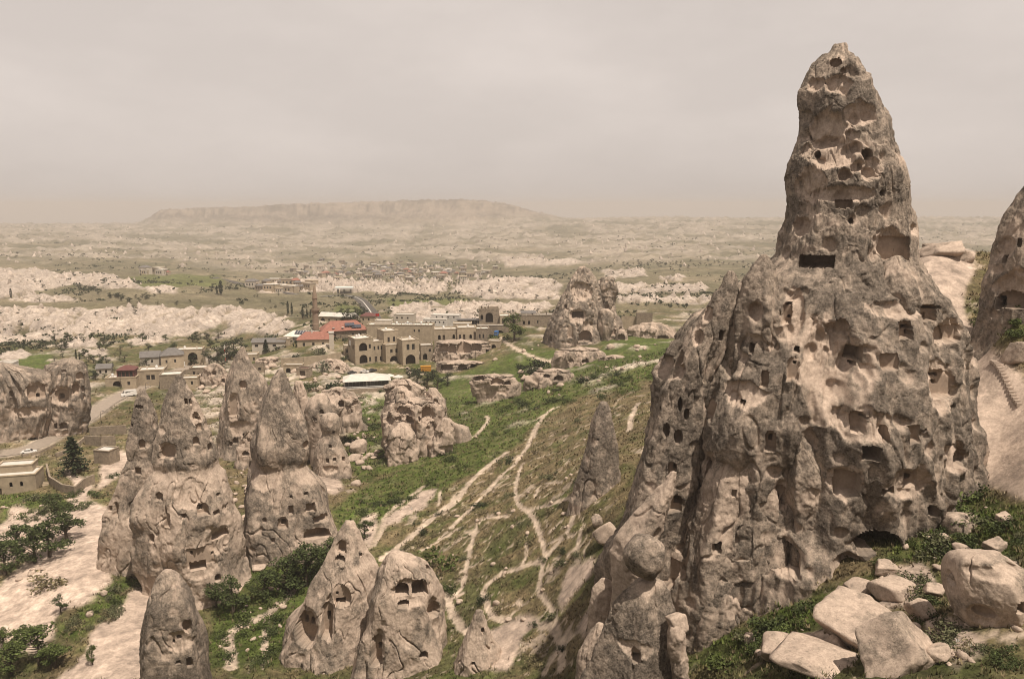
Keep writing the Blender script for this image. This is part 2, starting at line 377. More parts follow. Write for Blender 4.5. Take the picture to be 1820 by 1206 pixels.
# bare smooth tuff near the towers
BARE = [
 [(160,890),(235,920),(215,1000),(195,1040),(150,1075),(120,1080),(95,1100),(98,1130),(60,1160),(-20,1150),(-20,1050),(50,1000),(110,950)],
 [(250,1030),(300,1000),(310,1060),(270,1210),(100,1210),(165,1130)],
 [(1630,440),(1735,448),(1728,500),(1705,545),(1735,590),(1790,640),(1840,690),(1840,900),(1770,868),(1700,830),(1640,700),(1620,560)],
 [(1590,1010),(1640,1000),(1660,1030),(1640,1090),(1600,1080),(1560,1100)],
 [(1010,1010),(1060,985),(1050,1020),(1020,1060),(1000,1090),(990,1060)],[(1020,1110),(1070,1060),(1080,1085),(1030,1130)],
 [(742,872),(778,866),(760,890),(715,930),(678,950),(690,925)],[(645,915),(672,912),(675,940),(650,975),(640,950)],
 [(560,838),(600,845),(612,870),(585,880),(565,862)],[(1400,1130),(1480,1120),(1520,1186),(1420,1190)],[(1640,1095),(1700,1100),(1760,1150),(1700,1190),(1650,1140)],
 [(870,1125),(930,1090),(960,1100),(900,1190),(850,1190)],[(20,900),(90,910),(150,890),(165,905),(110,950),(60,985),(0,1010),(-10,960)],
 [(118,835),(130,870),(120,905),(135,912),(160,880),(165,860)],[(195,800),(235,800),(215,850),(170,870)],
]
edge2 = 16 * fbm(np.stack([tu / 60, tv / 50, tu * 0 + 8], 1), 5)
bare = np.zeros(len(tu), np.float32)
for p in BARE: bare = np.maximum(bare, in_poly(tu + edge2, tv + edge2 * 0.7, p).astype(np.float32))
bareb = np.clip(blur(bare, 5) + 0.35 * fbm(np.stack([tx / 2.2, ty / 2.2, tx * 0 + 6], 1), 4) * (blur(bare, 9) > 0.02) * (blur(bare, 9) < 0.98), 0, 1)
turf = (1 - bareb) * (1 - whiteb) * noroad
t3 = np.stack([tx, ty, tx * 0], 1)
clump = fbm(t3 / 2.6, 3); clump2 = fbm(t3 / 0.8 + np.array([40., 40, 0]), 2)
disp += turf * (ty < 600) * (0.42 * clump + 0.14 * clump2) * np.interp(ty, [60, 150, 600], [0.8, 1.2, 1.6])
disp += bareb * (0.35 * fbm(t3 / 7 + np.array([60., 60, 0]), 2)) * (ty < 400)
# erosion furrows running down the grassy slope
disp += turf * (ty < 260) * 0.2 * (ridged(np.stack([(tx + 0.9 * ty) / 9, (tx - ty) / 60, tx * 0], 1), 3) - 0.5)
rub = ss(0.15, 0.5, fbm(t3 / 22 + np.array([90., 90, 0]), 3)) * ss(215, 290, ty) * (1 - ss(560, 700, ty)) * turf      # rubble and broken tuff round the village
rub = np.maximum(rub, ss(-0.12, 0.25, fbm(t3 / 9 + np.array([50., 20, 0]), 4)) * blur(in_poly(tu + edge2, tv + edge2 * 0.5, [(300,640),(640,645),(690,700),(640,760),(500,810),(330,780)]).astype(np.float32), 4) * turf)
disp += rub * 1.3 * ridged(t3 / 5 + np.array([30., 30, 0]), 3)
tz = tz + disp + mesa
TZ = tz.reshape(NY, NA)

def gz(x, y):                        # ground height from the sheet itself
    a = np.clip(np.interp(x / y, A0, np.arange(NA)), 0, NA - 1.001); b = np.clip(np.interp(y, Y0, np.arange(NY)), 0, NY - 1.001)
    i, j = int(b), int(a); fb_, fa = b - i, a - j
    return float((TZ[i, j] * (1 - fa) + TZ[i, j + 1] * fa) * (1 - fb_) + (TZ[i + 1, j] * (1 - fa) + TZ[i + 1, j + 1] * fa) * fb_)
def G(u, v, dmin=40):                # the ground point seen at photo pixel (u, v)
    q = P(u, v, 1.0); a = float(np.interp(q[0], A0, np.arange(NA))); j = min(int(a), NA - 2); fa = a - j
    colz = TZ[:, j] * (1 - fa) + TZ[:, j + 1] * fa
    diff = q[2] * Y0 - colz; ok = np.where((diff < 0) & (Y0 > dmin))[0]
    if len(ok) == 0: return np.array([q[0] * 9000, 9000, -130.0])
    k = ok[0]
    if k > 0 and diff[k - 1] > 0: t = diff[k - 1] / (diff[k - 1] - diff[k]); y = Y0[k - 1] + t * (Y0[k] - Y0[k - 1])
    else: y = Y0[k]
    return np.array([q[0] * y, y, gz(q[0] * y, y)])

# ---- soil and plant colours of the sheet, with shade painted into the badland gullies
Z6 = lambda L: [(780 + x / 2.741, 760 + y / 2.741) for x, y in L]
Z4 = lambda L: [(360 + x / 3.548, 860 + y / 3.548) for x, y in L]
Z5 = lambda L: [(780 + x / 3.548, 440 + y / 3.548) for x, y in L]
PATHS = [
 (Z6([(600,1175),(600,1075),(575,980),(545,960),(440,950),(330,940),(260,920),(230,850),(200,790),(300,710),(400,680),(520,635),(560,580),(640,500),(650,420),(720,370),(730,310),(800,290)]), 0.75),
 (Z6([(520,635),(510,560),(455,405),(400,390),(365,330),(390,210),(410,170)]), 0.6), (Z6([(490,800),(495,700),(520,635)]), 0.5), (Z6([(490,800),(570,900),(575,980)]), 0.5),
 (Z6([(0,820),(120,800),(125,700),(160,560),(185,470),(220,435),(330,430)]), 0.6), (Z6([(0,415),(70,380),(110,320),(170,240),(230,190),(330,120)]), 1.3),
 (Z6([(60,480),(150,400),(250,300),(300,230),(380,170),(440,80),(470,0)]), 0.9), (Z6([(600,1075),(650,1010),(720,950)]), 0.6), (Z6([(0,540),(60,490),(150,400)]), 0.6),
 (Z6([(430,400),(520,380),(600,350),(730,310)]), 0.7), (Z6([(30,800),(50,870),(100,960),(150,1000)]), 0.9), (Z6([(470,330),(480,290),(520,265),(600,265)]), 0.5),
 (Z6([(420,560),(435,600),(400,680)]), 0.4), (Z6([(545,500),(600,450)]), 0.7), (Z6([(680,660),(665,600),(700,480)]), 0.5), (Z6([(540,560),(600,530),(660,520)]), 0.6),
 (Z4([(180,1150),(190,1050),(130,960),(250,890),(400,830),(600,650)]), 1.3), (Z4([(390,1150),(400,900),(410,830)]), 0.7), (Z4([(1130,470),(1300,340),(1500,170),(1632,60)]), 1.2),
 (Z4([(1070,390),(1150,270),(1130,200),(1400,10)]), 0.9), (Z4([(1390,410),(1632,270)]), 0.7), (Z4([(1500,700),(1632,690)]), 1.0), (Z4([(1550,690),(1560,800),(1632,900)]), 0.9), (Z4([(780,1130),(1000,960)]), 0.5), (Z4([(1490,130),(1500,40)]), 0.5),
 (Z4([(240,330),(330,440),(300,500),(220,520)]), 0.9),
 (Z5([(380,560),(470,630),(600,690),(700,720),(810,745)]), 1.7), (Z5([(590,1200),(620,1120),(670,1040),(760,1000)]), 1.0), (Z5([(1200,1150),(1220,1040),(1255,980)]), 0.9), (Z5([(220,1200),(320,1090),(300,1060)]), 1.0), (Z5([(600,1090),(720,1010)]), 0.6),
 ([(1460,1080),(1500,1120),(1560,1150),(1640,1180)], 0.5), ([(1660,1150),(1710,1135),(1760,1130),(1830,1120)], 0.6),
]
pathm = np.zeros(len(tx), np.float32)
nr = (ty < 420) & (np.abs(TA.ravel()) < 0.75)
pw = 0.45 * fbm(t3[nr] / 1.6, 3)
for pl, w in PATHS:
    W = [tuple(G(u, v)[:2]) for u, v in dens(pl, 4)]
    d_ = seg_dist(tx[nr], ty[nr], W)
    pathm[nr] = np.maximum(pathm[nr], 1 - ss(w * 0.6, w * 0.95, d_ + pw * w * 1.2))
slopem = in_poly(tu, tv, [(690,985),(800,880),(1000,740),(1120,700),(1070,880),(1050,1090),(1010,1200),(780,1200),(760,1040)]) & nr
_q = t3[slopem] / np.array([7.0, 9.5, 1]) + np.stack([1.0 * fbm(t3[slopem] / 8, 2), 1.0 * fbm(t3[slopem] / 8 + np.array([30., 9, 0]), 2), np.zeros(slopem.sum())], 1)
_v = np.abs(pn(_q)); pathm[slopem] = np.maximum(pathm[slopem], (1 - ss(0.010, 0.038, _v + 0.025 * fbm(t3[slopem] / 1.2, 2))) * ss(-0.55, -0.2, fbm(t3[slopem] / 14 + np.array([5., 5, 0]), 2)) * 0.9)
GREEN = [[(590,905),(640,870),(700,840),(760,800),(800,760),(790,700),(760,670),(860,660),(880,640),(950,620),(1040,630),(1150,640),(1130,690),(1020,705),(970,745),(890,810),(790,875),(710,925),(640,950),(600,945)],
         [(1740,560),(1830,540),(1830,600),(1760,600)],[(640,700),(700,690),(720,830),(640,860),(610,820)],[(395,1020),(560,960),(600,1000),(500,1186),(370,1186)],
         [(0,870),(90,880),(140,900),(60,930),(0,925)],[(1560,1010),(1650,900),(1700,870),(1820,900),(1820,990),(1700,1010),(1600,1000),(1540,1040)],[(1380,1080),(1540,1030),(1480,1100),(1300,1186),(1200,1186)],
         [(190,1040),(260,1000),(270,1040),(190,1100),(130,1140),(100,1120)],[(1070,590),(1200,600),(1180,680),(1060,660)],
         [(60,495),(180,496),(150,506),(90,503)],[(225,490),(385,488),(400,505),(300,514),(215,508)],[(690,531),(840,529),(810,541),(700,546)],[(600,540),(660,545),(655,570),(590,560)],[(-20,640),(90,625),(100,660),(-20,665)]]
edge3 = 14 * fbm(np.stack([tu / 50, tv / 40, tu * 0 + 2], 1), 4)
green = np.zeros(len(tu), np.float32)
for p in GREEN: green = np.maximum(green, in_poly(tu + edge3, tv + edge3 * 0.5, p).astype(np.float32))
greenb = blur(green, 5)
N_ = lambda s, o=4, k=0: fbm(t3 / s + np.array([k, k, 0.]), o)
g_lush = np.array([0.046, 0.064, 0.013]); g_mid = np.array([0.074, 0.073, 0.030]); g_dry = np.array([0.142, 0.108, 0.060])
soil = np.array([0.37, 0.295, 0.228]); tuffw = np.array([0.44, 0.365, 0.305]); pink = np.array([0.345, 0.270, 0.217])
gmix = ss(-0.30, 0.45, N_(14, 4, 5) + 0.5 * clump + np.interp(tv, [690, 850, 1000, 1180], [0.6, 0.45, 0.12, -0.05]) * (ty < 300))
C = lerp3(g_mid[None], g_dry[None], gmix)
C = lerp3(C, g_lush[None], np.clip(ss(-0.15, 0.5, N_(5, 3, 21)) * 0.55, 0, 1) * (ty < 500))
C = lerp3(C, np.array([[0.062, 0.084, 0.018]]), greenb * (0.55 + 0.45 * ss(-0.3, 0.3, clump)))
# bare earth scraps between tufts
scr = ss(0.34, 0.5, N_(7, 4, 33) + 0.35 * clump2) * (ty < 420) * (1 - 0.75 * greenb)
C = lerp3(C, soil[None] * 0.85, scr * 0.8)
scr2 = ss(0.15, 0.5, N_(28, 5, 13)) * ss(220, 300, ty) * (1 - ss(900, 1500, ty)) * (1 - greenb)
C = lerp3(C, tuffw[None] * 0.92, np.maximum(scr2 * 0.55, rub * 0.75))
# the plain: fields in strips
fieldn = N_(130, 3, 70); fl = np.floor((tx * 0.35 + ty) / 95 + 1.5 * fieldn); fr = (np.sin(fl * 127.1) * 43758.5) % 1.0
plain = lerp3(np.array([0.086, 0.078, 0.043])[None], np.array([0.195, 0.158, 0.105])[None], np.clip(0.25 + 0.7 * fr * ss(-0.4, 0.4, fieldn) + 0.35 * N_(60, 4, 2), 0, 1))
C = lerp3(C, plain, ss(480, 700, ty) * (1 - greenb))
C = lerp3(C, np.array([0.105, 0.105, 0.042])[None], greenb * ss(480, 700, ty) * 0.8)
C = lerp3(C, np.array([0.085, 0.08, 0.045])[None], (1 - ss(-0.3, 0.05, N_(90, 5, 44))) * ss(800, 1400, ty) * 0.7)
gul = ss(0.42, 0.62, ridg + 0.55 * (ridg2 - 0.55) + 0.25 * (ridg3 - 0.5))
wt = lerp3(np.array([0.165, 0.132, 0.088])[None], (tuffw * 0.88)[None] * (0.86 + 0.22 * N_(12, 3, 9))[:, None], gul)  # dark tan in the gullies stands in for shade between the pale ridges
wt = lerp3(wt, g_mid[None], (1 - ss(0.16, 0.40, ridg)) * 0.8)
wt = lerp3(wt, np.array([0.24, 0.19, 0.14])[None], (1 - ss(0.35, 0.6, ridg3)) * 0.5)
C = lerp3(C, wt, np.clip(whiteb * 1.3 - 0.1, 0, 1))
C = lerp3(C, tuffw[None] * 0.85, np.clip(far_w, 0, 1) * 0.62 * ss(-0.5, 0.3, N_(150, 4, 8)))
ms = ss(10, 60, mesa)
lay = fbm(np.stack([tx / 900, ty / 3000, (tz) / 14], 1), 3)
C = lerp3(C, lerp3(np.array([0.085, 0.068, 0.052])[None], np.array([0.22, 0.175, 0.135])[None], ss(-0.35, 0.4, lay + 0.5 * (strata - 0.5))), ms * 0.9)
bt = lerp3(pink[None] * 0.92, (pink * 1.13)[None], ss(-0.4, 0.4, N_(6, 4, 3) + 0.4 * clump2))
C = lerp3(C, bt, np.clip(bareb * 1.5 - 0.25, 0, 1))
C = lerp3(C, soil[None] * (1 + 0.12 * clump2)[:, None], pathm * (1 - bareb))
C = lerp3(C, np.array([0.28, 0.23, 0.18])[None], (1 - ss(3.5, 6, rd)))
tz = tz - 0.16 * pathm * (1 - bareb); TZ = tz.reshape(NY, NA)
ii = (np.arange(NY - 1)[:, None] * NA + np.arange(NA - 1)[None]).ravel()
quads = np.stack([ii, ii + 1, ii + NA + 1, ii + NA], 1)
ground = link('ground', mesh_np('ground', np.stack([tx, ty, tz], 1), quads, colr=np.clip(C, 0.01, 0.9), mat=M['terrain']))
tag(ground, kind='structure')
# ------------------------------------------------------------------ tuff towers
PALE = np.array([0.378, 0.296, 0.236]); MIDC = np.array([0.265, 0.212, 0.168]); DARK = np.array([0.128, 0.105, 0.085]); CARV = np.array([0.330, 0.252, 0.195])
def opening_name(w, h, dep, shape):
    if shape == 'f': return 'carved_facade'
    if dep < 1.3 and w > 1.2: return 'carved_niche'
    if h > 1.5 * w and h > 1.5: return 'cave_doorway'
    return 'cave_opening' if w > 1.8 else 'cave_window'

def rock(name, label, prof, d, cell=2.2, bk=0.85, big=0.6, flute=0.5, mid=0.35, pit=0.5, fine=0.10, wl=6.0, crust=0.0, crustv=None, streak=0.5,
         scoops=(), carve=(), seed=0, facet=0.7, nf=7, rbmix=0.5, crack=0.4, cat='rock tower', group=None, parent=None, steps=(), top_rough=0.3, blocky=0.0, tint=1.0):
    prof = np.array(prof, float); vtop, vbot = prof[0, 0], prof[-1, 0]
    ucm = prof[:, 1:].mean(); az = math.atan((ucm - 910) / F)
    nzr = max(12, int((vbot - vtop) / cell)); wpx = (prof[:, 2] - prof[:, 1]).max()
    nth = max(28, int(wpx * 2.1 / cell))
    v = np.linspace(vtop, vbot, nzr); uL = np.interp(v, prof[:, 0], prof[:, 1]); uR = np.interp(v, prof[:, 0], prof[:, 2])
    k = max(1, int(5 / cell))
    for _ in range(2):
        uL[k:-k] = (uL[:-2 * k] + 2 * uL[k:-k] + uL[2 * k:]) / 4; uR[k:-k] = (uR[:-2 * k] + 2 * uR[k:-k] + uR[2 * k:]) / 4
    cx = np.array([P((a + b) / 2, c, d)[0] for a, b, c in zip(uL, uR, v)]); zz = np.array([P(910, c, d)[2] for c in v])
    ppm = F / d
    ra = np.array([(P(b, c, d)[0] - P(a, c, d)[0]) / 2 for a, b, c in zip(uL, uR, v)]) * math.cos(az)
    # foot carried on below ground
    next_ = max(3, int(5 * ppm / cell / 3)); zb = zz[-1] - np.linspace(0.3, 6, next_)
    cx = np.concatenate([cx, np.full(next_, cx[-1])]); zz = np.concatenate([zz, zb]); ra = np.concatenate([ra, ra[-1] * (1 + 0.02 * np.arange(next_))]); v = np.concatenate([v, vbot + np.linspace(1, 6, next_) * ppm])
    nzr += next_
    rm = ra.max()
    t = np.linspace(-1, 1, nth, endpoint=False); th = -math.pi / 2 - az + math.pi * (0.62 * t + 0.38 * t ** 3)
    TH, ZI = np.meshgrid(th, np.arange(nzr)); ct, st = np.cos(TH), np.sin(TH)
    RA = ra[ZI]; RB = bk * (RA * (1 - rbmix) + np.minimum(RA, rm) * rbmix)
    # broad worn faces meeting in blunt edges
    fr_ = np.random.default_rng(100 + seed); acc = np.zeros_like(TH)
    for kf in range(nf):
        ph = 2 * math.pi * (kf + fr_.uniform(-0.3, 0.3)) / nf
        zc = np.stack([zz / (wl * 2.2), np.full(nzr, kf * 7.7), np.full(nzr, seed * 3.0)], 1)
        tw = ph + 0.35 * fbm(zc + 20, 2)[ZI]; e = 0.92 + 0.09 * fbm(zc, 3)[ZI]
        cs = np.cos(TH - tw); acc += np.where(cs > 0.1, (np.maximum(cs, 0.1) / e) ** 30, 0)
    fm = np.clip(acc, 1e-6, None) ** (-1 / 30.0); fm = 1 + facet * (np.clip(fm, 0.72, 1.15) - 0.985)
    RA = RA * fm; RB = RB * fm
    X = cx[ZI] + RA * ct; Y = d + RB * st; Z = zz[ZI] + 0 * TH
    nx, ny = ct / np.maximum(RA, 0.05), st / np.maximum(RB, 0.05); nl = np.hypot(nx, ny); nx /= nl; ny /= nl
    p = np.stack([X.ravel(), Y.ravel(), Z.ravel()], 1).astype(np.float32) + np.float32(seed * 13.7)
    pf = np.stack([(ct * rm / wl).ravel(), (st * rm / wl).ravel(), (Z / (wl * 5)).ravel()], 1) + seed * 3.1
    warp = 0.35 * fbm(p / (wl * 1.5), 2)[:, None]
    S = np.clip(RA.ravel() / rm * 1.6, 0.25, 1.0)
    D = np.zeros(len(p), np.float32)
    ps = p / np.array([1, 1, 1.9], np.float32) + warp * 1.2
    if big: D += big * S * (0.95 * facetn(ps / wl) + 0.55 * facetn(ps / (wl * 0.42) + 5) + 0.35 * fbm(p / np.array([wl, wl, wl * 1.8]), 2))
    fl = ridged(pf * 2.2 + warp, 2); fmask = 0.25 + 0.75 * ss(-0.25, 0.35, fbm(p / (wl * 1.4) + 31, 2))
    if flute: D += flute * S * (fl - 0.6) * 1.5 * fmask * np.clip(RA.ravel() / rm, 0, 1) ** 1.3
    if blocky:
        w_, cidv = worley(p / (wl * 0.8) + warp * 0.6); D += blocky * S * (cidv - 0.5) * 1.4
    if mid:
        ma = ss(-0.1, 0.4, fbm(p / (wl * 0.9) + 77, 2))
        D += mid * S * (0.75 * facetn(ps / 1.7 + 9) + 0.35 * facetn(ps / 0.75 + 3) + 0.7 * ma * (ridged(p / np.array([1.9, 1.9, 2.6]) + warp * 2, 3) - 0.6))
    ck = np.abs(pn(p / np.array([2.6, 2.6, 7.5], np.float32) + warp * 2.2 + 70)); crk = 1 - ss(0.0, 0.055, ck); D -= crack * S * crk * ss(-0.2, 0.2, fbm(p / 6 + 15, 2))
    pitm = np.zeros(len(p), np.float32)
    if pit:
        w1, cid = worley(p / np.array([2.3, 2.3, 2.0]) + warp * 0.5)
        on = (cid > (0.55 if pit > 0.8 else 0.70)).astype(np.float32); pitm = on * (1 - ss(0.22, 0.5, w1)); D -= pit * pitm * 0.8
    for vs_, hs_, inset in steps:         # ledges: below row vs_ the wall steps in, coming back over hs_ rows
        wv = v[ZI].ravel() + 10 * fbm(p / 9, 2)
        D -= inset * ss(vs_ - 2, vs_ + 2, wv) * (1 - ss(vs_ + 3, vs_ + hs_, wv))
    fn = fbm(p / 0.9, 3); D += fine * fn + fine * 0.7 * fbm(p / 0.33, 2)
    D = D.reshape(nzr, nth)
    X += nx * D; Y += ny * D
    Z += (top_rough * fbm(p / 1.7 + 50, 3)).reshape(nzr, nth) * np.clip(1 - ZI / nzr, 0, 1)
    pale = np.zeros((nzr, nth), np.float32); ids = np.full((nzr, nth), -1, np.int32); info = []
    UU, VV = proj(X, Y, Z)
    front = (nx * X + ny * Y) < 0.25 * np.hypot(X, Y)
    def cut(u0, v0, w, h, dep, shape):
        nonlocal X, Y, UU, VV
        dd = (UU - u0) ** 2 + (VV - v0) ** 2 + np.where(front, 0, 1e9)
        i, j = np.unravel_index(np.argmin(dd), dd.shape)
        if dd[i, j] > 900: return
        c = np.array([X[i, j], Y[i, j], Z[i, j]]); pm = F / (c[1] * CP - c[2] * SP)
        n = np.array([nx[i, j], ny[i, j]]); vd = -c[:2] / np.linalg.norm(c[:2]); n = n * 0.6 + vd * 0.4; n /= np.linalg.norm(n)
        tn = np.array([-n[1], n[0]]); cosf = max(0.45, float(n @ vd)); wm, hm_ = w / pm / cosf, h / pm * 1.04
        s = (X - c[0]) * tn[0] + (Y - c[1]) * tn[1]; hh = Z - c[2]; q = (X - c[0]) * n[0] + (Y - c[1]) * n[1]
        a, b = np.abs(s) / (wm / 2), hh / (hm_ / 2)
        wobb = 0.06 * np.sin(7 * a + 5 * b + i) if shape in 'ao' else 0
        if shape in ('r', 'f'): ins = (a < 1) & (np.abs(b) < 1)
        elif shape == 'a':
            rr = min(1.0, wm / hm_); ins = (a < 1 + wobb) & (b > -1) & (b < 1 - rr + rr * np.sqrt(np.clip(1 - a * a, 0, 1)))
        else: ins = (a * a + b * b + wobb) < 1
        ins &= front & (np.abs(q) < 6) & (np.hypot(X - c[0], Y - c[1]) < 3 * wm + 4)
        if shape == 's':
            sh = (a * a + b * b) * (1 + 0.55 * fbm(p / max(0.8, 0.35 * hm_) + 12, 3).reshape(a.shape)) ; ins = (sh < 1) & front & (np.abs(q) < 6) & (np.hypot(X - c[0], Y - c[1]) < 3 * wm + 4)
            rr = np.clip(1 - sh, 0, 1); e = 0.75 * dep * np.sqrt(ss(0, 0.8, rr)) * ins
            X -= n[0] * e; Y -= n[1] * e; pale[ins] = np.maximum(pale[ins], 1.0 - 0.3 * (1 - rr[ins])); UU, VV = proj(X, Y, Z); return
        if ins.sum() < 2: return
        qn = np.minimum(q - 0.2, -dep)
        e = np.where(ins, q - qn, 0)
        X -= n[0] * e; Y -= n[1] * e
        par = ids[i, j]; ids[ins] = len(info); info.append((opening_name(wm, hm_, dep, shape), par))
        UU, VV = proj(X, Y, Z)
    for c in scoops: cut(*c, 's')
    for c in carve: cut(*c)
    # colour: grey-brown lichen crust over pale pinkish tuff
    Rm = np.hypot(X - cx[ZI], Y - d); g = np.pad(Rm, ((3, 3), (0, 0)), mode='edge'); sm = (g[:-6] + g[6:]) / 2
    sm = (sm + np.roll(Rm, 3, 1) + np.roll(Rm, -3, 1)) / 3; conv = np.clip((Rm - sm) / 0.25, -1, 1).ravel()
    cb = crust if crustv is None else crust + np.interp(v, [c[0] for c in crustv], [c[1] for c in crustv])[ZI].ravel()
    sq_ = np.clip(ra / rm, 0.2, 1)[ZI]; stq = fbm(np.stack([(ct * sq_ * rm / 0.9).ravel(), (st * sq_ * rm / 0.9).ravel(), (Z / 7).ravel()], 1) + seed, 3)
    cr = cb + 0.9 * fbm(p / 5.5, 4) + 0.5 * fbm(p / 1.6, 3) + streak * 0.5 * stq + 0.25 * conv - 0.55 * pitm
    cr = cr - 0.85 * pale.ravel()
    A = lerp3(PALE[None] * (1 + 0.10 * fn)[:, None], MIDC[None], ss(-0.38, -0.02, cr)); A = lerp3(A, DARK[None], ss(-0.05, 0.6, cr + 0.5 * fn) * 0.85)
    inside = (ids.ravel() >= 0)
    A[inside] = (CARV[None] * (1 + 0.10 * fbm(p[inside] / 1.2, 3))[:, None])
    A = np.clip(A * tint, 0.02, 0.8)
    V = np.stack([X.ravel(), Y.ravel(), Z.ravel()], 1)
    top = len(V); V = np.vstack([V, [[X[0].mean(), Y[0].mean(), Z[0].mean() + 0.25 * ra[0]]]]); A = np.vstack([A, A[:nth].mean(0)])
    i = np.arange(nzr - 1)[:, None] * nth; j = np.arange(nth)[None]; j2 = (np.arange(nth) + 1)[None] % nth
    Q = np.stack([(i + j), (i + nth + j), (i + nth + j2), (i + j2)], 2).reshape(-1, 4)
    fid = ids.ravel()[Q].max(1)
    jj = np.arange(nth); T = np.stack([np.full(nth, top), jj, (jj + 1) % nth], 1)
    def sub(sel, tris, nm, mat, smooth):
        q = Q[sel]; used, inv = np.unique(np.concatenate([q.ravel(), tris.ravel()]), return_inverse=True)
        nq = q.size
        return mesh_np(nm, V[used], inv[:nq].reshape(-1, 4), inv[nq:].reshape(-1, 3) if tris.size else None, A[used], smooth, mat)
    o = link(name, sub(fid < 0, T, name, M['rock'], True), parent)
    if parent is None: tag(o, label, cat, group, 'thing')
    objs = []
    nt = np.zeros((0, 3), np.int32)
    for kx, (nm, par) in enumerate(info):
        sel = fid == kx
        if not sel.any(): objs.append(None); continue
        po = objs[par] if par >= 0 and objs[par] is not None and objs[par].parent == o and parent is None else o
        objs.append(link(nm, sub(sel, nt, nm, M['carved'], False), po))
    return o

MAIN_PROF = [(80,1484,1508),(95,1468,1522),(115,1440,1540),(135,1432,1555),(160,1413,1562),(200,1412,1580),(240,1408,1592),(280,1392,1605),(310,1385,1618),(360,1388,1622),(385,1385,1628),
 (420,1372,1638),(455,1362,1642),(470,1345,1650),(500,1305,1668),(530,1255,1680),(560,1222,1690),(600,1195,1705),(640,1165,1718),(680,1148,1730),(720,1140,1738),(760,1138,1742),(800,1136,1742),(840,1124,1742),
 (880,1110,1745),(920,1096,1748),(960,1086,1745),(1000,1080,1740),(1060,1075,1735),(1120,1078,1720),(1180,1090,1700)]
MAIN_SCOOPS = [(1478,640,110,120,0.9),(1440,600,60,70,0.7),(1425,402,34,34,1.6),(1350,552,30,40,1.4),(1183,650,34,46,1.6),(1218,626,18,22,1.2),(1217,662,18,26,1.2),(1320,700,80,44,1.0),(1436,783,30,52,1.0),(1395,990,60,60,1.2),
 (1505,1010,60,60,1.4),(1475,270,90,60,1.5),(1470,230,70,70,1.6),(1530,200,60,40,1.2),(1490,150,50,34,1.3),(1450,150,30,24,1.0),(1440,330,60,60,1.2),(1545,300,40,40,1.0),(1500,312,26,22,1.2),(1523,296,24,20,1.0),
 (1580,430,60,46,1.3),(1500,345,110,30,1.0),(1410,560,40,90,1.2),(1480,660,120,160,1.2),(1530,640,70,60,0.9),(1690,590,60,44,1.0),(1675,690,70,90,1.2),(1540,760,110,60,1.0),(1705,812,50,60,1.4),(1620,860,90,60,1.0),
 (1300,640,70,50,1.0),(1240,640,24,36,1.0),(1255,580,22,34,1.0),(1270,540,30,40,1.0),(1200,980,50,90,1.1),(1195,880,46,60,1.0),(1265,835,44,60,1.0),(1390,880,40,60,1.0),(1505,860,60,60,1.0),(1340,480,40,30,1.1),(1600,550,120,30,0.9),
 (1290,1010,60,40,0.8),(1240,700,30,40,0.9),(1160,760,24,50,1.2),(1150,800,20,60,1.2)]
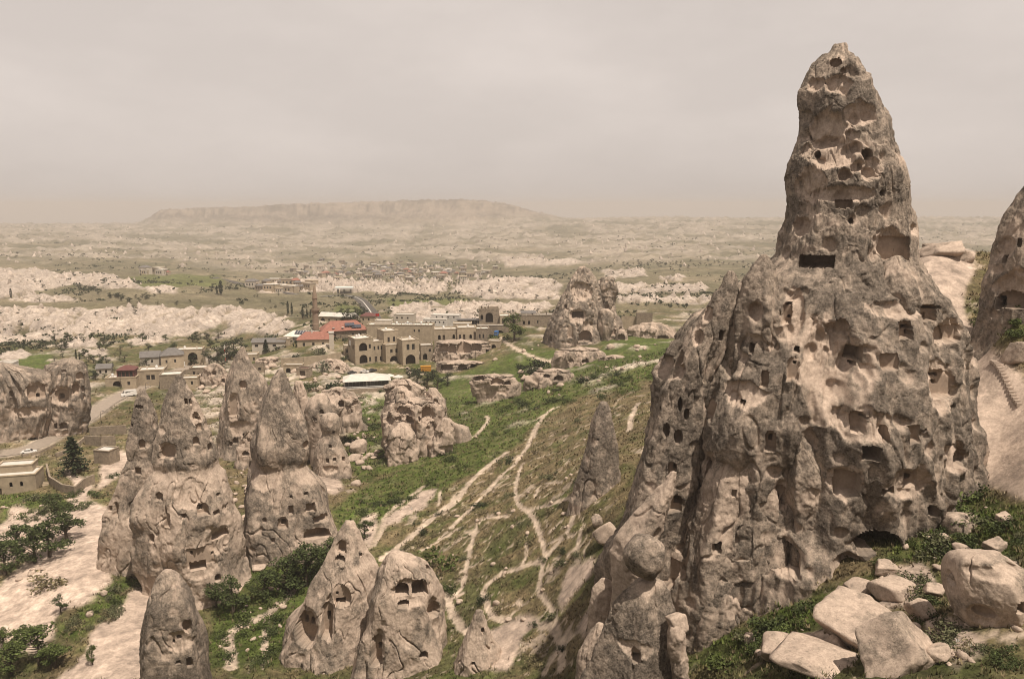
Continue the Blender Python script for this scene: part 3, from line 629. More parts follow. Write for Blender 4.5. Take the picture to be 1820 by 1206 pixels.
MAIN_CARVE = [(1542,273,18,18,2.2,'o'),(1453,274,11,13,1.8,'o'),(1568,342,10,11,1.4,'o'),(1500,362,28,13,2.0,'r'),(1512,392,9,9,1.3,'o'),(1450,466,60,20,4.5,'r'),(1585,440,52,40,0.7,'f'),(1485,112,20,14,1.2,'o'),(1500,125,12,10,1.0,'o'),
 (1282,596,8,17,2.0,'r'),(1336,619,8,17,2.0,'r'),(1399,557,15,32,0.9,'a'),(1401,539,9,5,1.4,'r'),(1402,561,4,4,1.5,'r'),(1415,621,9,8,2.0,'r'),(1409,657,20,38,0.9,'a'),(1412,644,4,4,1.6,'r'),(1359,675,13,27,1.3,'a'),
 (1264,728,22,32,1.0,'a'),(1319,718,9,6,2.0,'r'),(1209,719,8,22,2.0,'o'),(1220,736,9,20,2.0,'o'),(1183,765,11,24,2.0,'o'),(1206,776,15,24,2.0,'o'),(1172,728,6,7,1.6,'r'),(1370,785,18,36,1.3,'a'),(1368,777,6,9,1.8,'r'),
 (1240,800,13,22,1.2,'a'),(1241,796,4,5,1.7,'r'),(1275,818,20,8,2.0,'r'),(1495,580,20,26,1.0,'a'),(1515,625,25,22,2.4,'r'),(1516,644,8,6,1.6,'r'),(1582,645,32,28,1.0,'f'),(1648,556,26,26,1.0,'f'),(1641,560,6,8,1.8,'r'),(1648,544,16,3,1.5,'r'),
 (1608,587,20,28,1.0,'f'),(1607,578,11,4,1.7,'r'),(1611,589,6,6,1.7,'r'),(1683,591,46,28,1.0,'f'),(1672,682,56,46,1.1,'a'),(1658,678,6,6,1.7,'r'),(1655,665,18,3,1.6,'r'),(1628,772,18,28,1.2,'r'),(1524,749,20,36,1.1,'a'),(1530,736,9,3,1.6,'r'),
 (1572,770,11,25,1.0,'a'),(1549,807,29,24,3.2,'r'),(1707,813,30,26,2.0,'a'),(1646,766,4,6,1.2,'r'),(1194,836,14,28,1.0,'a'),(1200,828,4,5,1.7,'r'),(1269,831,30,34,1.1,'f'),(1279,822,13,12,2.2,'r'),(1277,838,5,5,1.8,'r'),(1262,823,4,8,1.8,'r'),
 (1242,862,12,18,0.9,'f'),(1244,864,4,4,1.6,'r'),(1199,895,26,30,1.1,'a'),(1203,887,11,10,2.0,'r'),(1381,881,28,38,1.2,'a'),(1382,881,6,6,2.0,'o'),
 (1206,959,18,36,1.1,'r'),(1211,959,4,5,1.8,'r'),(1173,965,14,26,0.8,'f'),(1189,1019,26,40,1.0,'f'),(1192,1040,10,8,2.0,'r'),(1396,986,50,44,1.4,'a'),(1383,958,6,5,2.0,'r'),
 (1504,857,40,40,1.1,'f'),(1619,850,26,28,0.9,'f'),(1612,844,8,7,1.8,'r'),(1580,874,22,10,2.0,'r'),(1563,962,74,36,4.0,'a'),(1658,908,14,18,2.2,'a'),(1263,1110,16,20,1.0,'r')]
main_rock = rock('rock_tower', 'huge honeycombed grey brown rock peak riddled with cave openings', MAIN_PROF, 90, cell=2.25, bk=0.8, big=1.9, flute=1.3, mid=0.55, pit=0.85, fine=0.12, wl=8.0, crust=0.17,
     crustv=[(80,0.05),(440,0.0),(520,0.15),(800,0.1),(1000,-0.05),(1150,-0.15)], streak=0.8, scoops=MAIN_SCOOPS, carve=MAIN_CARVE, seed=1, top_rough=0.9, nf=9, facet=0.55, rbmix=0.12)
_fin = dict(parent=main_rock, cell=2.25, pit=0.3, fine=0.12)
rock('rock_fin', '', [(713,1321,1330),(740,1304,1342),(790,1282,1356),(840,1258,1370),(900,1234,1382),(960,1212,1392),(1020,1196,1396),(1080,1186,1398),(1130,1182,1394),(1180,1180,1390)], 80.5, big=0.7, flute=0.4, mid=0.4, wl=6, crust=0.0, seed=31, facet=1.0, nf=5, rbmix=0.0, bk=0.75,
     scoops=[(1338,1062,70,54,1.0)], carve=[(1323,966,28,58,3.2,'a'),(1274,974,14,18,1.2,'r'),(1338,1062,44,30,1.0,'f'),(1321,1050,4,4,1.8,'r'),(1358,1046,6,9,1.4,'a'),(1305,878,8,14,0.6,'f')], **_fin)
rock('rock_fin', '', [(775,1412,1428),(800,1402,1448),(840,1396,1470),(880,1392,1488),(940,1390,1500),(1000,1388,1508),(1040,1398,1500),(1070,1410,1490)], 78.5, big=0.6, flute=0.3, mid=0.35, wl=6, crust=0.05, seed=32, facet=0.9, nf=6, carve=[(1490,917,9,16,1.4,'r')], **_fin)
rock('rock_fin', '', [(483,1294,1304),(500,1280,1312),(540,1254,1316),(590,1226,1300),(640,1200,1280),(700,1172,1262),(780,1150,1250),(880,1120,1240),(960,1094,1230),(1050,1080,1220),(1120,1075,1220)], 84, big=0.9, flute=1.1, mid=0.5, wl=6, crust=0.2, seed=33, facet=0.9, nf=6,
     scoops=[(1183,648,30,40,1.5),(1217,660,18,26,1.2),(1240,600,20,30,1.0),(1255,560,20,30,1.0)], carve=[(1282,596,8,17,2.0,'r'),(1209,719,8,22,2.0,'o'),(1220,736,9,20,2.0,'o'),(1183,765,11,24,2.0,'o'),(1206,776,15,24,2.0,'o'),(1172,728,6,7,1.6,'r'),(1194,836,14,28,1.0,'a'),(1200,828,4,5,1.7,'r'),(1199,895,26,30,1.1,'a'),(1203,887,11,10,2.0,'r'),(1183,643,22,30,1.6,'o')], **_fin)
rock('rock_fin', '', [(836,1192,1204),(868,1168,1202),(900,1142,1192),(940,1114,1180),(968,1098,1168),(986,1092,1162),(1010,1094,1160),(1040,1096,1160)], 78.6, big=0.25, flute=0.1, mid=0.15, wl=4, crust=-0.55, seed=36, facet=1.0, nf=5, rbmix=0.0, **_fin)
rock('rock_fin', '', [(452,1352,1362),(470,1340,1374),(500,1326,1384),(560,1310,1390),(640,1300,1396),(700,1295,1390),(740,1290,1385)], 83, big=0.7, flute=0.9, mid=0.4, wl=5, crust=0.15, seed=34, facet=0.9, nf=6, scoops=[(1344,552,26,36,1.4),(1340,620,60,50,1.0)], carve=[(1336,619,8,17,2.0,'r'),(1359,675,13,27,1.3,'a')], **_fin)
rock('rock_fin', '', [(455,1584,1604),(480,1558,1630),(520,1540,1650),(570,1556,1668),(640,1580,1684),(700,1592,1698),(780,1600,1712),(840,1596,1708),(900,1590,1680)], 84, big=0.5, flute=0.6, mid=0.3, wl=7, crust=0.05, seed=35, facet=0.9, nf=6, streak=1.0,
     scoops=[(1690,590,56,40,0.9),(1672,690,64,80,1.0)], carve=[(1648,556,26,26,1.0,'f'),(1641,560,6,8,1.8,'r'),(1648,544,16,3,1.5,'r'),(1608,587,20,28,1.0,'f'),(1607,578,11,4,1.7,'r'),(1611,589,6,6,1.7,'r'),(1683,591,40,28,1.0,'f'),(1672,682,54,46,1.1,'a'),(1658,678,6,6,1.7,'r'),(1655,665,18,3,1.6,'r'),(1628,772,18,28,1.2,'r'),(1646,766,4,6,1.2,'r'),(1619,850,26,28,0.9,'f'),(1612,844,8,7,1.8,'r')], **_fin)

rock('rock_tower', 'capped cone tower with four square windows up its right flank',
     [(667,313,322),(690,302,336),(720,290,350),(760,283,366),(800,278,381),(814,279,389),(821,281,388),(827,285,384),(834,279,387),(846,262,397),(870,250,408),(900,243,418),(950,243,426),(1000,250,430),(1040,262,438),(1075,240,470)],
     151, cell=1.6, crack=0.6, big=0.55, flute=0.41, mid=0.38, pit=0.3, wl=5, crust=-0.05, crustv=[(667,0.3),(815,0.25),(832,-0.5),(870,-0.12),(1000,-0.2),(1060,-0.6)], seed=2, facet=1.0, nf=6,
     scoops=[(299,802,34,30,1.0),(340,880,60,50,0.8),(300,930,40,60,0.6),(390,960,50,50,0.9),(355,1010,60,40,0.6),(350,735,24,40,0.5)],
     carve=[(331,714,5,10,1.2,'r'),(339,714,5,10,1.2,'r'),(348,739,12,13,1.0,'a'),(349,742,4,5,1.8,'r'),(354,759,12,12,1.0,'r'),(349,784,10,13,1.2,'a'),(373,793,8,13,1.2,'a'),(299,801,24,22,0.7,'a'),(283,882,14,14,1.1,'a'),
            (296,925,12,26,0.9,'a'),(270,956,9,15,1.0,'a'),(360,904,20,20,1.1,'a'),(356,900,6,8,1.8,'r'),(385,912,13,9,1.4,'r'),(403,898,4,7,1.4,'r'),(392,947,30,14,1.7,'a'),(358,990,46,34,0.9,'f'),(352,1004,27,14,1.9,'r'),(341,982,4,4,1.4,'r'),(377,982,4,4,1.4,'r'),(388,1027,10,12,2.0,'a'),(389,879,7,5,1.3,'r'),(327,917,8,10,1.0,'o')])
rock('rock_tower', 'small blunt capped cone leaning against the taller windowed cone tower',
     [(690,248,256),(705,241,266),(740,232,280),(770,226,283),(798,222,286),(806,224,285),(812,227,284),(822,219,291),(860,206,300),(900,188,310),(940,176,312),(990,168,310)],
     159, cell=1.6, crack=0.6, big=0.39, flute=0.36, mid=0.38, pit=0.3, wl=4.5, crust=0.1, crustv=[(690,0.25),(810,0.2),(825,-0.2),(980,-0.4)], seed=3, facet=1.0, nf=6,
     carve=[(247,722,14,6,1.4,'a'),(234,756,4,5,1.4,'r'),(252,789,10,16,1.0,'a'),(276,783,6,12,1.2,'a'),(242,902,14,16,0.9,'a'),(205,905,8,24,1.1,'a'),(197,902,5,9,1.3,'r'),(246,836,10,12,0.9,'r'),(260,870,5,5,1.3,'r')])
rock('rock_tower', 'broad pointed capstone tower above rows of long cave windows',
     [(658,494,504),(672,482,512),(700,470,524),(730,460,538),(760,452,550),(790,445,556),(806,446,553),(815,449,549),(822,453,545),(832,446,550),(850,440,565),(880,432,580),(920,429,596),(950,430,607),(985,430,616),(1012,412,640)],
     168, cell=1.6, crack=0.6, big=0.44, flute=0.29, mid=0.31, pit=0.2, wl=5.5, crust=0.05, crustv=[(658,0.22),(812,0.15),(828,-0.6),(870,0.15),(960,0.0)], seed=4, streak=0.6, facet=1.0, nf=5,
     scoops=[(470,850,60,40,0.8),(560,960,60,40,0.7)],
     carve=[(552,902,14,14,1.3,'r'),(573,920,27,13,1.9,'a'),(563,946,41,17,2.0,'a'),(517,882,4,5,1.3,'r'),(517,906,8,14,1.3,'r'),(502,930,17,20,0.9,'a'),(504,927,8,8,1.7,'r'),(575,868,8,17,1.0,'a'),(588,905,4,8,1.2,'a'),(545,790,12,14,1.2,'o'),(470,925,6,8,1.2,'a'),(545,878,6,5,1.3,'r'),(485,960,6,10,1.0,'a')])
rock('rock_tower', 'sharp slanting rock spire behind the broad pointed capstone tower',
     [(617,428,434),(630,420,440),(650,412,450),(680,402,472),(720,395,480),(760,391,478),(785,390,480),(800,385,484),(822,372,498)], 236, cell=1.5, big=0.50, flute=0.48, mid=0.38, pit=0.3, wl=6, crust=0.1, seed=5, facet=1.0, nf=5,
     scoops=[(414,724,24,50,1.3),(430,760,40,30,0.8)], carve=[(432,684,12,14,1.2,'a'),(413,722,14,34,0.8,'a'),(418,783,8,10,1.8,'a'),(436,772,6,6,1.4,'r'),(410,790,5,8,1.4,'a')])
rock('rock_stump', 'squat rock knob with flat dark cap beside the broad capstone tower',
     [(735,574,598),(743,568,605),(756,568,607),(766,571,606),(771,576,600),(780,566,606),(800,560,615),(825,558,624),(845,554,628),(864,540,640)], 224, cell=1.5, big=0.22, flute=0.17, mid=0.31, pit=0.2, wl=4, crust=-0.15, seed=6,
     scoops=[(586,836,30,14,1.0)], carve=[(587,794,5,6,1.5,'r'),(582,819,6,7,1.5,'r'),(595,817,5,6,1.5,'r'),(593,768,4,4,1.4,'r'),(610,815,4,8,1.2,'a')])
rock('rock_shoulder', 'pale rounded rock shoulder behind the squat dark capped knob',
     [(700,560,580),(712,548,588),(730,542,592),(760,545,590),(790,550,600)], 232, cell=1.6, big=0.33, flute=0.24, mid=0.38, pit=0.3, wl=4, crust=-0.3, seed=7, carve=[(572,732,6,7,1.6,'a'),(560,745,6,6,1.0,'r')])
rock('rock_shoulder', 'thin pale rock slab standing right of the broad capstone tower tip',
     [(677,524,536),(690,520,545),(710,520,550),(740,526,556),(780,530,560)], 236, cell=1.6, big=0.33, flute=0.36, mid=0.38, pit=0.1, wl=4, crust=-0.35, seed=8)
rock('rock_cone', 'rounded dark bare cone cut off by the lower edge of the picture',
     [(1013,287,304),(1022,278,316),(1040,269,330),(1070,259,347),(1110,251,360),(1150,247,368),(1210,244,374)], 112, cell=1.8, big=0.39, flute=0.36, mid=0.25, pit=0.15, wl=6, crust=0.25, seed=9, streak=0.6, facet=1.0, nf=5,
     scoops=[(318,1140,40,40,0.6)], carve=[(334,1112,14,24,1.6,'o'),(318,1132,8,6,1.4,'o'),(336,1176,8,17,1.7,'a'),(316,1176,8,6,1.0,'a'),(309,1138,4,7,1.2,'r')])
rock('rock_cone', 'hollowed pale cone with a great oval cave and stacked openings',
     [(925,614,628),(945,598,640),(975,586,655),(1000,572,672),(1030,556,680),(1060,541,686),(1100,516,690),(1140,498,696),(1170,488,712),(1205,470,730)], 126, cell=1.6, crack=0.6, big=0.44, flute=0.41, mid=0.38, pit=0.2, wl=5, crust=-0.25, seed=10, facet=1.0, nf=6,
     scoops=[(546,1116,44,70,1.2),(584,1100,28,70,0.9),(608,980,26,40,0.7)],
     carve=[(609,970,16,20,1.0,'a'),(605,991,19,10,2.0,'a'),(607,1057,32,32,1.1,'a'),(607,1071,17,8,2.0,'r'),(599,1053,4,6,1.6,'r'),(546,1116,36,56,1.9,'o'),(545,1098,5,13,2.6,'a'),(557,1102,5,12,2.6,'a'),(583,1100,20,56,1.2,'a'),(585,1092,6,15,2.0,'r'),(556,1050,8,16,1.5,'o'),(571,1002,6,6,1.3,'r'),(641,985,5,6,1.2,'r')])
rock('rock_cone', 'pale broken cone whose two dark arched caves look like eyes',
     [(980,694,712),(990,686,742),(1000,680,756),(1015,672,766),(1050,660,780),(1100,648,786),(1150,630,794),(1210,606,812)], 117, cell=1.6, crack=0.6, big=0.44, flute=0.36, mid=0.38, pit=0.2, wl=5, crust=-0.3, seed=11, facet=1.0, nf=6,
     scoops=[(730,1055,70,50,1.0),(672,1150,26,60,0.8),(770,1078,26,34,1.0)],
     carve=[(714,1046,24,22,2.8,'a'),(746,1042,27,28,2.8,'a'),(716,1072,20,9,2.0,'a'),(770,1080,20,24,1.2,'a'),(671,1153,17,50,1.2,'a'),(676,1145,5,10,1.9,'a'),(753,1163,14,12,1.7,'a'),(761,1010,8,12,1.2,'o')])
rock('rock_cone', 'small pale pointed pinnacle standing alone by the path at the bottom',
     [(1083,845,857),(1096,840,862),(1112,834,866),(1130,826,872),(1160,814,888),(1210,800,905)], 109, cell=1.6, crack=0.6, big=0.28, flute=0.17, mid=0.31, pit=0.1, wl=4, crust=-0.4, seed=12, carve=[(858,1120,6,10,1.0,'o'),(842,1176,5,6,1.0,'o')])
rock('rock_pillar', 'lone dark rounded rock pillar standing on the dry grassy slope',
     [(715,1066,1080),(726,1059,1086),(750,1050,1091),(780,1043,1096),(815,1034,1099),(845,1026,1102),(868,1018,1106),(888,1008,1112)], 138, cell=1.6, crack=0.6, big=0.28, flute=0.24, mid=0.31, pit=0.1, wl=5, crust=0.45, crustv=[(715,0),(830,0),(850,-0.5)], seed=13, carve=[(1062,780,3,3,1.0,'r')])
rock('rock_pedestal', 'dark hourglass rock column carrying the round balanced boulder',
     [(1031,1128,1176),(1045,1112,1184),(1070,1096,1194),(1100,1085,1201),(1128,1076,1205),(1160,1062,1208),(1190,1050,1212),(1215,1042,1216)], 69, cell=1.8, big=0.22, flute=0.24, mid=0.25, pit=0.1, fine=0.08, wl=3.5, crust=0.25, crustv=[(1033,0.1),(1100,0.1),(1120,-0.3),(1170,0.1)], seed=14, facet=1.0, nf=5, rbmix=0.0,
     scoops=[(1130,1155,70,30,0.3)], carve=[(1130,1162,17,20,0.7,'a'),(1130,1168,12,8,1.1,'r'),(1065,1146,4,8,0.6,'a')])
rock('rock_slab', 'pale upright broken slab right of the boulder pedestal',
     [(1112,1190,1214),(1122,1184,1222),(1150,1184,1222),(1180,1188,1226),(1215,1190,1230)], 66, cell=1.9, big=0.17, flute=0.12, mid=0.19, pit=0.05, wl=3, crust=-0.4, seed=15)
rock('rock_slab', 'low pale rock stub left of the boulder pedestal foot',
     [(1108,1060,1072),(1125,1045,1080),(1150,1030,1080),(1180,1026,1084),(1215,1020,1084)], 78, cell=2.0, big=0.22, flute=0.17, mid=0.25, pit=0.1, wl=3, crust=-0.25, seed=16)
rock('rock_slab', 'pale block with a bright top leaning at the foot of the huge peak',
     [(1028,1068,1084),(1040,1058,1092),(1060,1050,1096),(1090,1046,1098),(1110,1044,1100)], 84, cell=2.0, big=0.19, flute=0.12, mid=0.25, pit=0.1, wl=3, crust=-0.35, seed=17)
rock('rock_cliff', 'dark castle cliff with an arched cave at the right edge of the picture',
     [(285,1822,1900),(300,1815,1930),(330,1806,1950),(345,1792,1950),(380,1772,1960),(420,1756,1960),(460,1743,1960),(500,1730,1960),(540,1722,1960),(575,1718,1960)], 104, cell=2.4, bk=0.7, big=0.55, flute=0.48, mid=0.44, pit=0.4, wl=6, crust=0.1, seed=18,
     scoops=[(1800,515,60,60,1.6),(1790,440,30,40,0.8)], carve=[(1800,533,46,28,1.4,'a'),(1782,537,10,22,2.6,'a'),(1786,462,7,14,1.5,'r'),(1762,421,5,7,1.0,'o'),(1812,430,6,14,1.4,'a')])
lc = rock('rock_cliff', 'long folded cave cliff beside the village road at the left edge',
     [(641,100,150),(645,86,159),(655,76,164),(690,60,167),(720,50,169),(750,46,168),(780,44,160),(810,44,150)], 268, cell=1.6, bk=0.6, big=1.3, flute=1.5, mid=0.4, pit=0.5, wl=7, crust=0.1, crustv=[(640,0.1),(740,0.0),(770,-0.5)], seed=19, top_rough=0.8,
     scoops=[(110,705,40,36,2.0),(135,690,16,26,1.0)],
     carve=[(110,704,22,24,1.4,'o'),(110,703,7,9,2.4,'a'),(134,690,10,16,1.2,'a'),(148,691,4,10,1.8,'r'),(142,667,12,12,1.0,'a'),(112,660,9,5,1.4,'a'),(85,733,14,8,1.4,'a'),(113,757,12,12,2.5,'a'),(99,758,4,9,2.0,'r'),(150,705,5,8,1.6,'a'),(82,752,5,6,1.6,'r')])
rock('cliff_buttress', '', [(654,-60,60),(658,-70,84),(670,-80,100),(690,-85,108),(730,-90,112),(770,-92,104),(800,-92,88),(815,-92,80)], 262, cell=1.7, bk=0.5, big=1.3, flute=2.2, mid=0.4, pit=0.4, wl=7, crust=0.15, crustv=[(640,0.1),(740,0.0),(775,-0.5)], seed=29, parent=lc, top_rough=0.8,
     scoops=[(65,695,36,30,1.6),(50,732,60,18,1.2)], carve=[(65,697,28,22,1.4,'f'),(68,702,5,6,2.4,'r'),(58,784,18,14,2.8,'a'),(30,792,20,13,2.8,'a'),(20,700,6,10,1.4,'a')])
rc = rock('rock_outcrop', 'jagged honeycombed rock stump with a wide mouth cave beyond the village', [(474,1030,1040),(480,1024,1048),(490,1016,1054),(500,1010,1060),(520,1002,1063),(545,990,1068),(575,978,1074),(600,971,1082),(615,968,1090)], 398, cell=1.4, big=2.2, flute=0.56, mid=0.6, pit=0.9, fine=0.2, wl=9, crust=0.2, seed=20, cat='rock outcrop', top_rough=1.5,
     scoops=[(1035,518,40,34,3.0),(1027,562,34,24,2.5),(1045,585,24,30,2)], carve=[(1027,558,20,10,4.5,'r'),(1005,545,5,6,2.5,'r'),(1040,597,24,18,4.0,'a'),(980,601,6,9,2.5,'a'),(1014,590,10,20,1.5,'a')])
rock('crag', '', [(494,1070,1090),(500,1062,1092),(510,1060,1094),(545,1058,1094),(565,1056,1100),(590,1056,1104)], 406, cell=1.5, big=1.8, flute=0.35, mid=0.6, pit=1.0, wl=7, crust=0.15, seed=21, parent=rc, top_rough=1.5, blocky=1.5, carve=[(1078,545,8,8,2,'a'),(1066,530,6,6,2,'r')])
rock('crag', '', [(550,1066,1084),(560,1062,1092),(580,1062,1098),(600,1066,1102),(618,1066,1104)], 391, cell=1.5, big=1.2, flute=0.28, mid=0.5, pit=0.6, wl=6, crust=0.0, seed=22, parent=rc, carve=[(1092,590,8,10,2,'a')])
rock('crag', '', [(586,1098,1112),(594,1094,1116),(606,1092,1118),(620,1090,1120)], 385, cell=1.4, big=0.8, flute=0.17, mid=0.4, pit=0.4, wl=5, crust=-0.3, seed=23, parent=rc, carve=[(1104,599,12,11,3,'a')])
cc = rock('rock_outcrop', 'pale collapsed cave rock with arched rooms in the middle of the valley', [(709,722,750),(710,704,768),(712,690,780),(718,682,788),(735,677,792),(760,676,796),(790,678,796),(806,680,792),(822,682,790)], 241, cell=1.4, bk=0.5, big=1.0, flute=0.5, mid=0.6, pit=0.3, wl=5, crust=-0.4, seed=24, cat='rock outcrop', blocky=1.2, top_rough=1.2, facet=1.0, nf=6,
     scoops=[(718,735,40,26,1.2),(757,738,30,34,1.0),(705,780,50,20,0.8)], carve=[(718,729,27,13,3.0,'a'),(757,732,16,20,1.3,'a'),(728,747,14,12,2.6,'a'),(747,746,5,7,2.2,'r'),(709,744,11,6,2.2,'a'),(690,745,8,10,1.4,'a')])
rock('crag', '', [(686,708,718),(694,702,728),(708,694,742),(730,690,748)], 244, cell=1.4, big=0.7, flute=0.3, mid=0.5, pit=0.2, wl=4, crust=-0.35, seed=25, parent=cc, top_rough=1.0, blocky=0.8, carve=[(715,704,10,11,1.0,'a')])
rock('crag', '', [(690,762,772),(698,756,780),(712,750,788),(735,748,792)], 243, cell=1.4, big=0.7, flute=0.3, mid=0.5, pit=0.2, wl=4, crust=-0.4, seed=26, parent=cc, top_rough=1.0, blocky=0.8, carve=[(774,716,10,12,1.4,'a')])
rock('crag', '', [(744,786,800),(752,778,806),(772,772,808),(800,766,806),(815,764,804)], 236, cell=1.4, big=0.7, flute=0.3, mid=0.5, pit=0.2, wl=4, crust=-0.45, seed=27, parent=cc, top_rough=0.8, blocky=0.8)
rock('crag', '', [(752,706,722),(758,698,736),(772,690,742),(800,686,746),(815,686,748)], 235, cell=1.4, big=0.6, flute=0.3, mid=0.5, pit=0.2, wl=4, crust=-0.4, seed=28, parent=cc, top_rough=0.6, blocky=0.8)
# ------------------------------------------------------------------ more cave ledges, boulders
rock('rock_boulder', 'great hollowed boulder with walled up niche at the lower right corner',
     [(984,1706,1770),(994,1690,1806),(1012,1682,1840),(1040,1680,1862),(1070,1684,1862),(1095,1694,1850),(1118,1722,1836),(1140,1742,1815),(1160,1742,1815)], 57, cell=2.0, bk=0.8, big=0.35, flute=0.1, mid=0.22, pit=0.1, fine=0.06, wl=4, crust=-0.3, seed=41, cat='boulder', facet=1.0, nf=6,
     scoops=[(1765,1022,90,22,0.35),(1745,1092,52,40,0.5)], carve=[(1750,1086,38,20,0.5,'o'),(1815,1080,12,20,0.8,'a')])
_led = dict(cat='cave ledge', bk=0.35, blocky=1.4, pit=0.3, fine=0.15, crust=-0.4, top_rough=0.6, facet=1.0, nf=5)
rock('cave_ledge', 'pale ledge with two low arched caves among green scrub', [(664.5,870.75,887.25),(665.4,855.9,902.1),(667,846,912),(671,844,918),(690,846,922),(706,850,918)], 312, cell=1.4, big=0.8, flute=0.5, mid=0.4, wl=6, seed=42, carve=[(852,671,16,8,3,'a'),(884,679,22,10,3,'a'),(902,681,11,7,3,'a')], **_led)
rock('cave_ledge', 'overgrown broken ledge in the middle of the bright green scrub', [(655.5,977,991),(656.4,964.4,1003.6),(658,956,1012),(664,946,1022),(678,938,1022),(700,934,1016)], 318, cell=1.4, big=0.9, flute=0.5, mid=0.5, wl=6, seed=43, carve=[(972,667,10,6,3,'a'),(992,672,16,7,3,'a'),(950,690,6,6,2,'a')], **_led)
rock('cave_ledge', 'lower row of three arched cellar caves below the terrace path', [(640.5,805.5,826.5),(641.4,786.6,845.4),(643,774,858),(647,772,860),(664,774,860),(672,774,860)], 380, cell=1.2, big=0.5, flute=0.3, mid=0.3, wl=6, seed=44, carve=[(794,653,21,10,4,'a'),(822,653,15,12,4,'a'),(842,653,13,11,4,'a')], **_led)
rock('cave_ledge', 'upper row of three big rounded caves under the long stone house', [(604.5,806.75,831.25),(605.4,784.7,853.3),(607,770,868),(612,768,872),(632,768,872),(642,768,872)], 402, cell=1.2, big=0.7, flute=0.4, mid=0.4, wl=6, seed=45, carve=[(789,619,17,14,3,'a'),(803,620,14,16,3,'a'),(824,619,26,20,4,'a'),(847,617,16,14,3,'a'),(866,626,5,8,3,'r')], **_led)
rock('cave_ledge', 'broad pale ledge below the jagged honeycombed rock stump', [(617.5,1022.75,1039.25),(618.4,1007.9,1054.1),(620,998,1064),(626,990,1074),(640,988,1080),(655,985,1085)], 345, cell=1.3, big=1.0, flute=0.5, mid=0.5, wl=6, seed=46, carve=[(1040,641,12,7,3,'a'),(1015,640,8,6,2,'a')], **_led)
rock('cave_ledge', 'pale cave ledge cut by dark doorways right of the broad ledge', [(631.5,1085.75,1100.25),(632.4,1072.7,1113.3),(634,1064,1122),(638,1062,1126),(652,1062,1128),(664,1062,1128)], 338, cell=1.3, big=0.8, flute=0.8, mid=0.5, wl=5, seed=47, carve=[(1096,645,10,9,3,'a'),(1115,646,8,9,3,'a'),(1076,645,7,8,3,'a')], **_led)
rock('cave_ledge', 'cave house front with small doorway beside the pointed spire tip', [(633.5,476,484),(634.4,468.8,491.2),(636,464,496),(643,458,502),(660,455,506),(674,455,506)], 392, cell=1.2, big=0.6, flute=0.3, mid=0.4, wl=5, seed=48, carve=[(479,653,7,12,3,'a'),(466,650,6,9,3,'a'),(493,655,5,7,3,'r')], **_led)
rock('cave_ledge', 'pale cave lumps with a shaded porch below the red roofed house', [(637.5,584,592),(638.4,576.8,599.2),(640,572,604),(648,556,622),(664,540,628),(676,538,628)], 380, cell=1.2, big=0.9, flute=0.5, mid=0.5, wl=5, seed=49, carve=[(556,659,12,7,3,'a'),(532,656,12,8,3,'a'),(600,655,8,6,2,'a')], **_led)
rock('cave_ledge', 'white lumpy ledge running below the pavilion and its terrace', [(687.5,597,603),(688.4,591.6,608.4),(690,588,612),(700,560,628),(716,545,640),(735,540,640)], 262, cell=1.4, big=1.0, flute=0.5, mid=0.5, wl=5, seed=50, carve=[(606,717,9,12,2.5,'a'),(640,712,12,8,2,'a')], **_led)
rock('cave_ledge', 'dark stone faced hump with grassy top between pavilion and valley', [(673.5,711.25,718.75),(674.4,704.5,725.5),(676,700,730),(682,690,745),(695,685,765),(706,685,770)], 285, cell=1.4, big=0.8, flute=0.5, mid=0.5, wl=5, seed=51, carve=[(720,692,22,13,0.8,'f'),(762,692,7,7,3,'a')], **_led)
rock('cave_ledge', 'low cave mound under the stone ruin right of the rock stump', [(572.5,1155,1165),(573.4,1146,1174),(575,1140,1180),(582,1120,1200),(596,1112,1205),(608,1112,1205)], 400, cell=1.3, big=0.8, flute=0.4, mid=0.4, wl=6, seed=52, carve=[(1178,599,20,6,3,'a'),(1120,600,12,6,3,'a')], **_led)
rock('cave_ledge', 'ruined pale cave hump left of the pointed spire', [(645.5,379.5,384.5),(646.4,375,389),(648,372,392),(656,362,404),(672,356,412),(690,352,414)], 350, cell=1.3, big=0.8, flute=0.4, mid=0.5, wl=5, seed=53, carve=[(380,664,6,8,2,'a'),(396,676,5,6,2,'a')], **_led)
rock('cave_ledge', 'small pale cave mouth stones at the foot of the pointed spire', [(767.5,437.25,440.75),(768.4,434.1,443.9),(770,432,446),(778,426,452),(795,422,456),(815,420,458)], 222, cell=1.4, big=0.6, flute=0.4, mid=0.4, wl=4, seed=54, carve=[(436,806,10,8,2,'a')], **_led)

